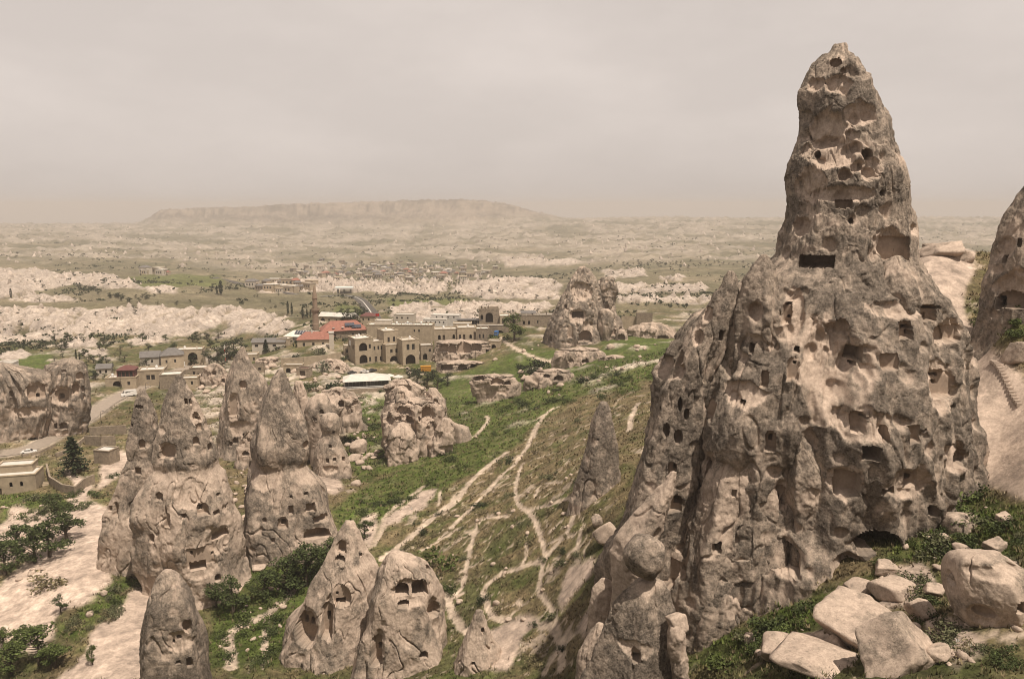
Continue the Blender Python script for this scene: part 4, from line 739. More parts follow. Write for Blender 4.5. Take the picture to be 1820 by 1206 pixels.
_ico = {}
def ico(sub):
    if sub not in _ico:
        bm = bmesh.new(); bmesh.ops.create_icosphere(bm, subdivisions=sub, radius=1.0)
        vv = np.array([v_.co[:] for v_ in bm.verts]); ff = np.array([[v_.index for v_ in f.verts] for f in bm.faces]); bm.free(); _ico[sub] = (vv, ff)
    return _ico[sub]
def boulder_mesh(seed, size, sub=4, npl=9, rough=0.06, crust=-0.3, round_=0.0):
    """a broken block: flat faces cut off a ball, worn edges"""
    r_ = np.random.default_rng(seed); vv, ff = ico(sub); size = np.array(size, float)
    ax = np.vstack([np.eye(3), -np.eye(3)]); q_, _ = np.linalg.qr(r_.normal(size=(3, 3)) * 0.35 + np.eye(3)); ax = ax @ q_.T + r_.normal(0, 0.16, (6, 3))
    nrm = np.vstack([ax, r_.normal(size=(npl, 3))]); nrm /= np.linalg.norm(nrm, axis=1)[:, None]; dist = np.concatenate([r_.uniform(0.60, 0.80, 6), r_.uniform(0.74, 0.98, npl)])
    cs = np.maximum(vv @ nrm.T, 0.03) / dist; pw_ = 44 - 30 * round_; rr = (cs ** pw_).sum(1) ** (-1 / pw_); rr = np.minimum(rr, 1.25); rr = rr * (1 - round_) + round_ * 0.8; rr *= 1.12
    sc = size.max()
    p = vv * sc * 1.0 + seed * 5.3
    rr = rr * (1 + rough * 1.3 * facetn(p / (sc * 0.55))) + rough * 0.5 * facetn(p / (sc * 0.2)) + rough * 0.5 * fbm(p / (sc * 0.15) + 9, 3)
    V = vv * rr[:, None] * size
    cr = crust + 0.9 * fbm(p / (sc * 0.7) + 3, 4) + 0.3 * fbm(p / 0.5, 2)
    A = lerp3(PALE[None] * (1 + 0.08 * fbm(p / 0.6, 2))[:, None], MIDC[None], ss(-0.35, 0.1, cr)); A = lerp3(A, DARK[None], ss(0.1, 0.7, cr) * 0.8)
    return mesh_np('boulder', V, None, ff, np.clip(A, 0.02, 0.8), False, M['rock'])
def boulder(label, u, vb, w, h, seed, d=None, zc=None, sub=4, rot=0.0, dep=1.0, group=None, name='boulder', **kw):
    g = G(u, vb) if d is None else P(u, vb, d)
    pm = F / (g[1] * CP - g[2] * SP); rx, rz = w / pm / 2 * 1.12, h / pm / 2 * 1.1
    o = link(name, boulder_mesh(seed, (rx, rx * dep, rz), sub, **kw), None, (g[0], g[1] + rx * dep * 0.5, g[2] + rz * (0.6 if rx < 1.2 else 0.32) if d is None else g[2]), rot)
    tag(o, label, 'boulder', group, 'thing'); return o
boulder('round grainy boulder balanced on the dark rock column', 1149, 996, 74, 84, 3, d=67.5, sub=5, npl=14, rough=0.05, crust=0.3, round_=0.6)
boulder('large split block with broad pale flat top among the lower right boulders', 1545, 1140, 128, 84, 14, sub=5, npl=5, rough=0.05, crust=-0.3)
boulder('sharp edged pale block in front of the large split block', 1604, 1190, 112, 92, 22, sub=5, npl=5, rough=0.05, crust=-0.28)
boulder('chipped block tucked against the right side of the sharp edged block', 1668, 1176, 40, 30, 71, npl=5, rough=0.05, crust=-0.4)
boulder('broken stone under the left corner of the large split block', 1492, 1160, 40, 28, 72, npl=5, rough=0.05, crust=-0.4)
boulder('narrow pale splinter behind the sharp edged block', 1640, 1100, 34, 40, 73, npl=5, rough=0.05, crust=-0.5)
boulder('squat angular stone above the large split block', 1580, 1020, 36, 22, 74, npl=5, rough=0.05, crust=-0.45)
boulder('angular stone near the path right of the round boulder', 1775, 980, 34, 22, 75, npl=5, rough=0.05, crust=-0.35)
boulder('broken pale stone on the grass right of the round boulder', 1790, 930, 26, 18, 76, npl=5, rough=0.05, crust=-0.45)
boulder('half buried angular stone left of the hollowed boulder', 1660, 1060, 30, 24, 77, npl=5, rough=0.05, crust=-0.5)
boulder('rounded smooth boulder resting alone on the grass under the peak', 1710, 945, 58, 44, 5, npl=12, rough=0.04, crust=-0.1, round_=0.4)
boulder('knobbly cube shaped stone left of the two big pale blocks', 1432, 1166, 56, 48, 6, npl=8, crust=-0.3)
boulder('low flat pale stone left of the knobbly cube stone', 1384, 1166, 62, 46, 7, npl=8, rough=0.03, crust=-0.5)
boulder('long flat slab lying along the bottom edge below the cube stone', 1470, 1196, 130, 30, 8, npl=7, rough=0.03, crust=-0.5)
boulder('wedge shaped slab behind the large split block', 1598, 1062, 64, 40, 9, npl=7, rough=0.03, crust=-0.5)
boulder('small pale wedge at the left end of the large split block', 1535, 1056, 50, 30, 10, npl=7, crust=-0.5)
boulder('small round stone on grass below the huge peak left of the boulders', 1334, 1146, 22, 26, 11, sub=3, npl=10, crust=-0.4)
boulder('flat stone beside the path above the hollowed boulder', 1712, 980, 24, 14, 12, sub=3, crust=-0.5)
boulder('head shaped stone perched at the left foot of the huge peak', 1063, 934, 22, 20, 13, sub=3, npl=12, crust=0.1)
boulder('pale leaning block just right of the head shaped stone', 1082, 962, 36, 42, 15, npl=7, crust=-0.5)
boulder('bright slanted block on top of the upright broken slab', 1206, 1112, 32, 34, 16, d=66, npl=5, rough=0.04, crust=-0.4)
boulder('weathered lump on the saddle left of the castle cliff', 1686, 452, 62, 30, 17, npl=10, crust=-0.35)
boulder('smaller weathered lump beside the saddle path', 1716, 462, 40, 26, 18, npl=10, crust=-0.2)
boulder('dark lump at the top of the saddle next to the huge peak', 1656, 446, 26, 24, 19, npl=10, crust=0.2)
boulder('layered pale rock on the right edge beside the carved steps', 1822, 640, 40, 50, 20, npl=8, crust=-0.3)
boulder('tall broken pale block at the right foot of the collapsed cave rock', 776, 808, 34, 52, 23, npl=7, crust=-0.5)
boulder('leaning pale block beside the tall broken block', 758, 806, 22, 34, 24, npl=7, crust=-0.5)
boulder('long leaning boulder at the far right of the collapsed cave rock', 814, 786, 36, 50, 25, npl=8, crust=-0.2)
boulder('grey boulder between the collapsed cave rock and the long leaning boulder', 797, 772, 24, 34, 26, npl=8, crust=-0.1)
boulder('pale tilted block on the scree right of the squat dark capped stump', 634, 806, 28, 30, 27, npl=7, crust=-0.5)
boulder('pale block lying below the tilted block on the scree', 630, 818, 22, 15, 28, npl=8, crust=-0.5)
boulder('flat white stone in the green trough of the valley', 632, 862, 17, 10, 29, sub=3, crust=-0.6)
boulder('white boulder on the grass tongue between two bare slopes', 218, 1020, 12, 16, 30, sub=3, crust=-0.6)
boulder('second white boulder lower on the grass tongue', 182, 1058, 11, 10, 31, sub=3, crust=-0.6)
boulder('third white boulder at the bottom of the grass tongue', 158, 1095, 12, 9, 32, sub=3, crust=-0.6)
boulder('long smooth stone under the trees right of the cone tower', 457, 1014, 26, 12, 33, sub=3, crust=-0.4)
boulder('pale block with a dark hole below the long cave windows', 490, 995, 22, 18, 34, sub=3, crust=-0.5)
# loose pale stones of the slopes
_bm_small = [boulder_mesh(60 + k, (0.5, 0.42, 0.36), 2, npl=7, crust=-0.5) for k in range(4)]
def scatter_stones(n, poly, smin, smax, label, group):
    us = [p[0] for p in poly]; vs_ = [p[1] for p in poly]; k = 0
    while k < n:
        u, v = random.uniform(min(us), max(us)), random.uniform(min(vs_), max(vs_))
        if not in_poly(np.array([u]), np.array([v]), poly)[0]: continue
        g = G(u, v); s = random.uniform(smin, smax) ** 1.0
        o = link('loose_stone', random.choice(_bm_small), None, (g[0], g[1], g[2] + 0.12 * s), random.uniform(0, 6)); o.scale = (s, s * random.uniform(0.7, 1.1), s * random.uniform(0.6, 1.1))
        tag(o, label, 'stone', group); k += 1
scatter_stones(45, [(620,700),(670,700),(690,800),(650,840),(612,830)], 1.0, 3.2, 'loose pale stone on the scree below the pavilion', 'scree stones below the pavilion')
scatter_stones(40, [(680,960),(1000,800),(1120,720),(1100,860),(1040,1000),(1000,1150),(800,1120)], 0.5, 1.5, 'small pale stone lying on the dry grassy slope', 'stones on the dry slope')
scatter_stones(70, [(430,640),(760,655),(700,700),(560,720),(440,720),(330,690),(340,655)], 1.2, 4.5, 'pale rubble block among the village caves and ruins', 'rubble in the village')
scatter_stones(40, [(860,600),(1180,560),(1200,600),(1130,670),(950,720),(860,700)], 1.2, 4.5, 'pale stone in the scrub round the jagged rock stump', 'stones round the rock stump')
scatter_stones(40, [(1300,1180),(1480,1060),(1640,900),(1700,860),(1820,920),(1820,1186)], 0.35, 1.3, 'small pale stone in the grass among the lower right boulders', 'stones among the lower right boulders')
scatter_stones(40, [(0,900),(120,880),(130,960),(40,1040),(0,1060)], 0.8, 2.0, 'pale stone under the trees near the left edge', 'stones under the left trees')
scatter_stones(30, [(375,840),(450,830),(450,960),(400,960)], 0.8, 2.6, 'pale broken stone in the gap between the two big towers', 'stones between the big towers')
scatter_stones(30, [(370,1186),(420,1080),(560,1000),(480,1186)], 0.6, 1.4, 'small pale stone along the stony track near the bottom', 'stones along the stony track')
scatter_stones(45, [(1420,1110),(1560,1010),(1700,1040),(1690,1186),(1400,1186)], 0.25, 0.75, 'small angular fragment strewn round the big split blocks', 'fragments round the split blocks')
# ------------------------------------------------------------------ roads
def ribbon(name, pts, w, mat, lift=0.06, uoff=0.0):
    pts = np.array(pts, float); t = np.gradient(pts, axis=0); t /= np.linalg.norm(t, axis=1)[:, None]; n = np.stack([t[:, 1], -t[:, 0]], 1)
    V = []; rows = 5
    zc = np.array([gz(x, y) for x, y in pts])
    for k in range(rows):
        o = uoff + w * (k / (rows - 1) - 0.5); q = pts + n * o
        zz = np.array([gz(x, y) for x, y in q]); z = np.maximum(zz, zc) if abs(o) < w else zz
        for i in range(2): z[1:-1] = np.maximum(z[1:-1], (z[:-2] + z[2:]) / 2)
        V.append(np.stack([q[:, 0], q[:, 1], z + lift], 1))
    V = np.array(V); m = len(pts); i = (np.arange(rows - 1)[:, None] * m + np.arange(m - 1)[None]).ravel()
    o = link(name, mesh_np(name, V.reshape(-1, 3), np.stack([i, i + 1, i + m + 1, i + m], 1)[:, ::-1], mat=mat)); tag(o, kind='structure'); return o
M['road'] = plain_mat('pale_road', (0.25, 0.205, 0.165), 0.95, 0.15, 0.8); M['asphalt'] = plain_mat('asphalt', (0.075, 0.066, 0.058), 0.9, 0.2, 0.5); M['paint'] = plain_mat('road_paint', (0.5, 0.47, 0.42), 0.8, 0.2, 1.0)
ribbon('road', road_w, 6.6, M['road'], 0.10); ribbon('asphalt_road', asph_w, 10.0, M['asphalt'], 0.30)
_mk = ribbon('road_marking', asph_w[:70], 0.8, M['paint'], 0.55)

# ------------------------------------------------------------------ buildings
M['minaret'] = plain_mat('minaret_stone', (0.22, 0.16, 0.115), 0.95, 0.15, 0.8); M['stone'] = plain_mat('cut_stone', (0.33, 0.265, 0.19), 0.95, 0.22, 0.6, bump=0.4, objvar=0.10); M['stone2'] = plain_mat('rubble_stone', (0.235, 0.188, 0.14), 0.95, 0.35, 1.1, bump=0.8, objvar=0.12)
M['plaster'] = plain_mat('pale_plaster', (0.42, 0.365, 0.30), 0.95, 0.12, 0.4, objvar=0.1); M['white'] = plain_mat('white_roof', (0.50, 0.46, 0.41), 0.9, 0.15, 0.5, objvar=0.08)
M['tile'] = plain_mat('red_tile', (0.235, 0.105, 0.078), 0.9, 0.22, 0.9, bump=0.5); M['maroon'] = plain_mat('maroon_sheet', (0.115, 0.048, 0.042), 0.7, 0.15, 0.9); M['grey_roof'] = plain_mat('grey_sheet', (0.13, 0.118, 0.11), 0.8, 0.2, 0.7)
M['glass'] = plain_mat('dark_glass', (0.028, 0.026, 0.026), 0.15, 0.2, 1.0, spec=0.5); M['wood'] = plain_mat('dark_wood', (0.07, 0.05, 0.035), 0.8, 0.3, 3.0); M['panel'] = plain_mat('solar_glass', (0.05, 0.055, 0.07), 0.2, 0.15, 2.0, spec=0.5)
M['metal'] = plain_mat('grey_metal', (0.2, 0.19, 0.18), 0.6, 0.1, 2.0, metal=0.3); M['whitep'] = plain_mat('white_paint', (0.62, 0.59, 0.55), 0.4, 0.05, 2.0, spec=0.4); M['rubber'] = plain_mat('tyre_rubber', (0.02, 0.02, 0.02), 0.9, 0.1, 4.0)
M['blue'] = plain_mat('blue_tarp', (0.035, 0.10, 0.24), 0.6, 0.15, 2.0); M['orange'] = plain_mat('orange_paint', (0.42, 0.20, 0.03), 0.6, 0.15, 2.0); M['red'] = plain_mat('red_cloth', (0.35, 0.02, 0.02), 0.8, 0.1, 2.0); M['lamp_dark'] = plain_mat('dark_pole', (0.05, 0.045, 0.04), 0.6, 0.1, 2.0)

class MB:
    def __init__(s): s.v, s.f = [], []
    def box(s, x0, x1, y0, y1, z0, z1):
        b = len(s.v); s.v += [(x, y, z) for z in (z0, z1) for x, y in ((x0, y0), (x1, y0), (x1, y1), (x0, y1))]
        s.f += [tuple(b + i for i in q) for q in ((3, 2, 1, 0), (4, 5, 6, 7), (0, 1, 5, 4), (1, 2, 6, 5), (2, 3, 7, 6), (3, 0, 4, 7))]; return s
    def poly(s, pts): b = len(s.v); s.v += list(pts); s.f.append(tuple(range(b, b + len(pts)))); return s
    def prism(s, pts, h):
        b = len(s.v); n = len(pts); s.v += [tuple(p) for p in pts] + [(p[0], p[1], p[2] + h) for p in pts]
        s.f += [tuple(range(b + n - 1, b - 1, -1)), tuple(range(b + n, b + 2 * n))] + [(b + i, b + (i + 1) % n, b + n + (i + 1) % n, b + n + i) for i in range(n)]; return s
    def lathe(s, prof, n=16, c=(0, 0)):
        b = len(s.v)
        for r, z in prof: s.v += [(c[0] + r * math.cos(2 * math.pi * k / n), c[1] + r * math.sin(2 * math.pi * k / n), z) for k in range(n)]
        for i in range(len(prof) - 1):
            for k in range(n): k2 = (k + 1) % n; s.f.append((b + i * n + k, b + i * n + k2, b + (i + 1) * n + k2, b + (i + 1) * n + k))
        s.f.append(tuple(b + (len(prof) - 1) * n + k for k in range(n))); s.f.append(tuple(b + k for k in reversed(range(n)))); return s
    def tube(s, a, b_, r0, r1, n=6):
        a, b_ = np.array(a, float), np.array(b_, float); d = b_ - a; d /= np.linalg.norm(d) + 1e-9
        x = np.cross(d, [0, 0, 1] if abs(d[2]) < 0.9 else [1, 0, 0]); x /= np.linalg.norm(x); y = np.cross(d, x); b = len(s.v)
        for c, r in ((a, r0), (b_, r1)): s.v += [tuple(c + r * (math.cos(2 * math.pi * k / n) * x + math.sin(2 * math.pi * k / n) * y)) for k in range(n)]
        s.f += [(b + k, b + (k + 1) % n, b + n + (k + 1) % n, b + n + k) for k in range(n)] + [tuple(b + n + k for k in range(n))]; return s
    def mesh(s, name, mat, smooth=False):
        me = bpy.data.meshes.new(name); me.from_pydata([tuple(map(float, p)) for p in s.v], [], s.f); me.materials.append(mat); me.update()
        if smooth: me.polygons.foreach_set('use_smooth', np.ones(len(me.polygons), bool))
        return me
    def obj(s, name, mat, parent=None, smooth=False, loc=None, rot=0.0): return link(name, s.mesh(name, mat, smooth), parent, loc, rot)

def wall_panel(mb, L, z0, z1, ops, to):
    """a wall of length L with real openings; ops = (x, z, w, h, kind); to(x, z, inward) -> local point"""
    T = 0.45
    xs = sorted({0, L} | {o[0] for o in ops} | {o[0] + o[2] for o in ops}); zs = sorted({z0, z1} | {o[1] for o in ops} | {o[1] + o[3] for o in ops})
    for i in range(len(xs) - 1):
        for k in range(len(zs) - 1):
            mx, mz = (xs[i] + xs[i + 1]) / 2, (zs[k] + zs[k + 1]) / 2
            if any(o[0] < mx < o[0] + o[2] and o[1] < mz < o[1] + o[3] for o in ops): continue
            mb.poly([to(xs[i], zs[k], 0), to(xs[i + 1], zs[k], 0), to(xs[i + 1], zs[k + 1], 0), to(xs[i], zs[k + 1], 0)])
    for (x, z, w, h, kd) in ops:
        for (a, b) in (((x, z), (x, z + h)), ((x + w, z + h), (x + w, z)), ((x, z + h), (x + w, z + h)), ((x + w, z), (x, z))):
            mb.poly([to(*a, 0), to(*b, 0), to(*b, T), to(*a, T)])
        if kd == 'a':                  # arch head: the two spandrels
            r = w / 2; n = 6; rise = min(r, h * 0.9)
            arc = [(x + r - r * math.cos(math.pi * t / (2 * n)), z + h - rise + rise * math.sin(math.pi * t / (2 * n))) for t in range(2 * n + 1)]
            for t in range(2 * n):
                (xa, za), (xb, zb) = arc[t], arc[t + 1]
                mb.poly([to(xa, za, 0.004), to(xb, zb, 0.004), to(xb, z + h, 0.004), to(xa, z + h, 0.004)])
                mb.poly([to(xa, za, 0.004), to(xa, za, T), to(xb, zb, T), to(xb, zb, 0.004)])
def block(root, x0, y0, w, dp, h, front=(), left=(), right=(), wall='stone', roof='flat', roofmat='white', parapet=0.5, zb=0.0, name='wall', eave=0.5, rh=2.5, deep=4.0):
    """one storey block of a house: wall mesh with openings, windows and doors, roof"""
    mb = MB(); lo_ = zb - deep
    sides = [(w, front, lambda x, z, i: (x0 + x, y0 + i, z)), (dp, left, lambda x, z, i: (x0 + i, y0 + dp - x, z)), (dp, right, lambda x, z, i: (x0 + w - i, y0 + x, z)), (w, (), lambda x, z, i: (x0 + w - x, y0 + dp - i, z))]
    for L, ops, to in sides: wall_panel(mb, L, lo_, zb + h, [(o[0], zb + o[1], o[2], o[3], o[4]) for o in ops], to)
    wo = mb.obj(name, M[wall], root)
    for L, ops, to in sides:
        for (x, z, ww, hh, kd) in ops:
            z += zb; nm = {'w': 'window', 'd': 'door', 'a': 'arched_opening', 'g': 'window'}[kd]
            q = MB().poly([to(x, z, 0.30), to(x + ww, z, 0.30), to(x + ww, z + hh, 0.30), to(x, z + hh, 0.30)]) if kd != 'a' else MB().poly([to(x, z, 2.0), to(x + ww, z, 2.0), to(x + ww, z + hh, 2.0), to(x, z + hh, 2.0)])
            if kd == 'a':
                for a, b in (((x, z), (x, z + hh)), ((x + ww, z + hh), (x + ww, z)), ((x, z + hh), (x + ww, z + hh))): q.poly([to(*a, 0.46), to(*b, 0.46), to(*b, 2.0), to(*a, 2.0)])
            p = q.obj(nm, M['glass'] if kd in 'wg' else M['wood'], root)
            if kd == 'w' and ww > 0.9:
                fr = MB()
                for xa, xb, za, zb2 in ((x, x + 0.1, z, z + hh), (x + ww - 0.1, x + ww, z, z + hh), (x + 0.1, x + ww - 0.1, z, z + 0.1), (x + 0.1, x + ww - 0.1, z + hh - 0.1, z + hh), (x + ww / 2 - 0.05, x + ww / 2 + 0.05, z + 0.1, z + hh - 0.1)):
                    fr.poly([to(xa, za, 0.26), to(xb, za, 0.26), to(xb, zb2, 0.26), to(xa, zb2, 0.26)])
                fr.obj('frame', M['wood'], p)
    zt = zb + h
    if roof == 'flat':
        MB().box(x0 + 0.3, x0 + w - 0.3, y0 + 0.3, y0 + dp - 0.3, zt - 0.35, zt - 0.1).obj('roof', M[roofmat], root)
        if parapet:
            m = MB(); t = 0.35; e = 0.12
            m.box(x0 - e, x0 + w + e, y0 - e, y0 + t, zt + 0.003, zt + parapet); m.box(x0 - e, x0 + w + e, y0 + dp - t, y0 + dp + e, zt + 0.003, zt + parapet)
            m.box(x0 - e, x0 + t, y0 + t + 0.003, y0 + dp - t - 0.003, zt + 0.003, zt + parapet); m.box(x0 + w - t, x0 + w + e, y0 + t + 0.003, y0 + dp - t - 0.003, zt + 0.003, zt + parapet)
            m.obj('parapet', M[wall], root)
    elif roof in ('hip', 'gable'):
        e = eave; a, b, c, d_ = x0 - e, x0 + w + e, y0 - e, y0 + dp + e; m = MB(); ins = min(w, dp) / 2 * (0.9 if roof == 'hip' else 0.0); yc = (c + d_) / 2
        z_ = zt + 0.02
        m.v += [(a, c, z_), (b, c, z_), (b, d_, z_), (a, d_, z_), (a + ins, yc, z_ + rh), (b - ins, yc, z_ + rh)]
        m.f += [(0, 1, 5, 4), (1, 2, 5), (2, 3, 4, 5), (3, 0, 4), (3, 2, 1, 0)]; m.obj('roof', M[roofmat], root)
    elif roof == 'shed':
        e = eave; m = MB(); m.v += [(x0 - e, y0 - e, zt + 0.02), (x0 + w + e, y0 - e, zt + 0.02), (x0 + w + e, y0 + dp + e, zt + rh), (x0 - e, y0 + dp + e, zt + rh)]
        m.v += [(p[0], p[1], p[2] + 0.2) for p in m.v[:4]]; m.f += [(3, 2, 1, 0), (4, 5, 6, 7), (0, 1, 5, 4), (1, 2, 6, 5), (2, 3, 7, 6), (3, 0, 4, 7)]; m.obj('roof', M[roofmat], root)
    return wo
def house(name, label, u, v, rot, cat='house', d=None, group=None, dz=0.0):
    g = G(u, v) if d is None else P(u, v, d)
    if d is not None: g[2] = max(g[2], gz(g[0], g[1]) - 1.0)
    o = empty(name, (g[0], g[1], g[2] + dz), math.radians(rot)); tag(o, label, cat, group); o['pm'] = F / (g[1] * CP - g[2] * SP); return o
def wins(xs, z, w=0.9, h=1.6, k='w'): return [(x, z, w, h, k) for x in xs]

h = house('hotel', 'three part cut stone hotel with stacked arched balconies above the terrace', 632, 649, 30, 'hotel')
block(h, 0, 0, 9.5, 11, 13.2, front=[(2.2, 0.6, 4.2, 4.4, 'a'), (2.2, 7.0, 4.2, 4.2, 'a'), (7.3, 1.2, 1.1, 2.4, 'w'), (7.3, 8.0, 1.1, 2.2, 'w')], left=[(2, 8, 1.2, 2.4, 'w'), (6.4, 7.6, 1.0, 2.6, 'a'), (8.4, 7.6, 1.0, 2.6, 'a')])
block(h, 9.6, 1.5, 6.2, 9, 10.8, front=wins([0.8, 2.9, 4.6], 6.6, 0.9, 2.0) + [(1.2, 0.2, 1.4, 3.0, 'd'), (4.0, 1.0, 1.0, 2.0, 'w')])
block(h, 15.9, 1.0, 8.0, 10, 15.8, front=wins([2.0, 5.0], 10.2, 1.2, 2.6))
block(h, 14.8, -4.2, 8.6, 5.1, 9.4, front=[(2.2, 0.0, 4.2, 3.8, 'a')] + wins([2.4, 5.2], 5.4, 1.3, 2.0))
sg = MB().box(0.02, 0.06, 0, 2.6, 0, 2.6); so = sg.obj('sign_board', M['whitep'], h, loc=(-0.12, 6.2, 9.2))
h2 = house('stone_house', 'square stone house with a big dark arched doorway right of the hotel', 716, 649, 26, 'house')
block(h2, 0, 0, 8.8, 9.5, 12.4, front=[(1.6, 0.0, 5.2, 5.2, 'a')] + wins([2.2, 5.0], 7.6, 1.5, 3.0), wall='stone', roofmat='plaster')
h3 = house('long_building', 'long plain beige building stretching behind the hotel', 652, 606, -3, 'building', d=436)
block(h3, 0, 0, 37, 10, 9.0, front=wins([26.6, 29.2], 5.4, 0.9, 1.4) + [(8, 1, 1.2, 2.2, 'd')], wall='stone'); block(h3, 4, 4, 9, 6, 2.0, zb=9.0, deep=0.0, wall='plaster', parapet=0.3)
for kx in range(9): MB().box(0, 0.12, 0, 0.12, 0, 1.1).obj('railing_post', M['lamp_dark'], h3, loc=(14 + kx * 2.4, 0.1, 9.5))
MB().box(14, 33.4, 0.12, 0.2, 10.5, 10.62).obj('railing', M['lamp_dark'], h3)
h4 = house('stone_house', 'long low stone house with a row of doors and windows above the big caves', 772, 608, 6, 'house', d=410)
block(h4, 0, 0, 12, 8, 6.6, front=[(2.0, 1.2, 1.4, 2.6, 'a'), (4.4, 0.6, 1.2, 3.2, 'd'), (9.6, 1.6, 1.3, 2.4, 'a')], wall='stone'); block(h4, 12.1, -1.0, 10, 9, 7.4, front=[(0.9, 1.4, 1.1, 2.6, 'w'), (3.0, 0.8, 1.2, 3.2, 'd'), (6.4, 1.8, 1.3, 2.2, 'a'), (8.6, 1.0, 1.2, 4.4, 'd')], wall='stone')
block(h4, 22.2, 0.6, 7.0, 8, 6.4, front=wins([1.5, 3.4], 1.6, 0.8, 2.2), wall='stone2')
h5 = house('white_building', 'whitewashed terraced building with tiny square windows behind the long house', 752, 580, -8, 'building', d=462)
block(h5, 0, 0, 14, 7, 4.4, front=wins([1.5, 4.2, 7.0, 9.6, 12.0], 2.2, 0.9, 1.0, 'g'), wall='white', parapet=0.2); block(h5, 4, 3.2, 17, 7, 6.6, front=wins([3, 6.5, 10, 13.5], 4.9, 0.9, 1.0, 'g'), wall='white', parapet=0.2)
h6 = house('glazed_pavilion', 'dark glazed roof pavilion on the terrace beside the gate building', 813, 578, 2, 'pavilion', d=446)
MB().box(0, 13.4, 0, 5, -3, 0).obj('base', M['stone2'], h6); MB().box(-0.5, 14, -0.6, 5.6, 3.0, 3.35).obj('roof', M['grey_roof'], h6)
for kx in range(9): MB().box(kx * 1.65, kx * 1.65 + 0.14, 0, 0.14, 0.003, 2.997).obj('post', M['wood'], h6)
for kx in range(8): MB().box(kx * 1.65 + 0.16, kx * 1.65 + 1.63, 0.05, 0.1, 0.25, 2.9).obj('glass_pane', M['glass'], h6)
h7 = house('gate_building', 'brown stone gate building with a large arch and crowded roof terrace', 852, 590, 4, 'building', d=446)
block(h7, 0, 0, 11.5, 9, 12.6, front=[(3.6, 5.6, 4.2, 5.6, 'a'), (0.7, 7.0, 1.5, 3.0, 'a')], wall='stone2', parapet=1.0); block(h7, 11.6, -2.2, 6, 9, 9.4, front=[(1.4, 5.0, 1.4, 2.6, 'w')], wall='stone', parapet=0.3)
block(h7, 17.7, 1.0, 26, 8, 9.0, front=[(1.4, 4.2, 1.6, 2.8, 'a'), (7.4, 4.0, 1.2, 2.2, 'a'), (10.4, 4.0, 1.2, 2.2, 'a'), (15.5, 4.6, 0.9, 1.6, 'w')], wall='stone2', parapet=0.6)
for kx in range(12): MB().box(-0.25, 0.25, -0.25, 0.25, 0, random.uniform(1.0, 2.0)).obj('roof_post', M['wood'] if kx % 2 else M['plaster'], h7, loc=(0.6 + kx * 0.95 if kx < 6 else 19 + (kx - 6) * 4, random.uniform(0.6, 6), 13.0 if kx < 6 else 8.9))
m = MB(); m.v += [(0, 0, 1.6), (9, 0, 1.6), (9, 5, 2.4), (0, 5, 2.4)]; m.f += [(0, 1, 2, 3)]; m.v += [(0, 0, 1.45), (9, 0, 1.45), (9, 5, 2.25), (0, 5, 2.25)]; m.f += [(7, 6, 5, 4), (0, 4, 5, 1), (1, 5, 6, 2), (2, 6, 7, 3), (3, 7, 4, 0)]; m.obj('awning', M['grey_roof'], h7, loc=(24, 2, 8.9))
for kx in range(4): MB().box(-0.08, 0.08, -0.08, 0.08, 0, 1.45).obj('awning_post', M['lamp_dark'], h7, loc=(24.2 + kx * 2.9, 2.2, 8.9))
gw = house('gate_wall', 'lower stone wall with the vaulted gateway where the blue truck stands', 848, 602, 3, 'wall', d=428)
block(gw, 0, 0, 17.5, 5, 7.2, front=[(10.4, 0.0, 4.4, 4.6, 'a')], wall='stone2', parapet=0.4)
h8 = house('mosque', 'village mosque with broad red hipped roof and solar panels', 604, 616, 18, 'mosque', d=432)
block(h8, -9, 0, 24, 13, 5.4, front=wins([2, 6, 16, 20], 1.6, 1.0, 2.2), wall='stone2', roof='hip', roofmat='tile', rh=4.8, eave=0.9)
for a in range(2):
    for k in range(4):
        s_ = MB(); s_.prism([(0, 0, 0), (1.25, 0, 0), (1.25, 2.7, 1.25), (0, 2.7, 1.25)], 0.1); s_.obj('solar_panel', M['panel'], h8, loc=(3.4 + k * 1.35 + a * 3.6, 0.9 - a * 0.9, 7.8 - a * 0.95))
for k in range(2): MB().lathe([(0.1, 0), (0.55, 0.25), (0.75, 0.7)], 10).obj('satellite_dish', M['whitep'], h8, loc=(-3.0 + k * 5, 0.4, 6.6))
h9 = house('stone_house', 'red roofed stone house in front of the mosque', 529, 625, 8, 'house', d=418)
block(h9, 0, 0, 18.4, 10, 5.2, front=[(2.8, 1.6, 1.3, 1.9, 'w'), (7.8, 1.6, 1.3, 1.9, 'w'), (13, 1.6, 1.1, 1.9, 'w')], wall='stone', roof='hip', roofmat='tile', rh=3.6, eave=0.6); MB().box(7.2, 7.8, 4, 4.6, 6.4, 9.8).obj('chimney', M['white'], h9)
ct_ = house('masonry_tower', 'slim pale masonry chimney tower between the red roofs and the hotel', 586, 626, 10, 'tower', d=412)
MB().box(0, 2.3, 0, 2.3, -3, 9.6).obj('shaft', M['plaster'], ct_); MB().box(-0.25, 2.55, -0.25, 2.55, 9.603, 10.3).obj('cap', M['white'], ct_)
h10 = house('stone_house', 'low house with a row of tilted solar panels left of the red roofs', 506, 612, -14, 'house', d=436)
block(h10, 0, 0, 15, 11, 4.6, front=wins([3, 10], 1.4, 1, 1.4), wall='plaster', roof='shed', roofmat='white', rh=1.6)
for k in range(6): MB().prism([(0, 0, 0), (1.35, 0, 0), (1.35, 2.4, 1.5), (0, 2.4, 1.5)], 0.1).obj('solar_panel', M['panel'], h10, loc=(4.2 + k * 1.6, 3.6, 5.7))
h11 = house('long_shed', 'grey roofed long shed behind the two small fir trees', 448, 620, 6, 'shed', d=424)
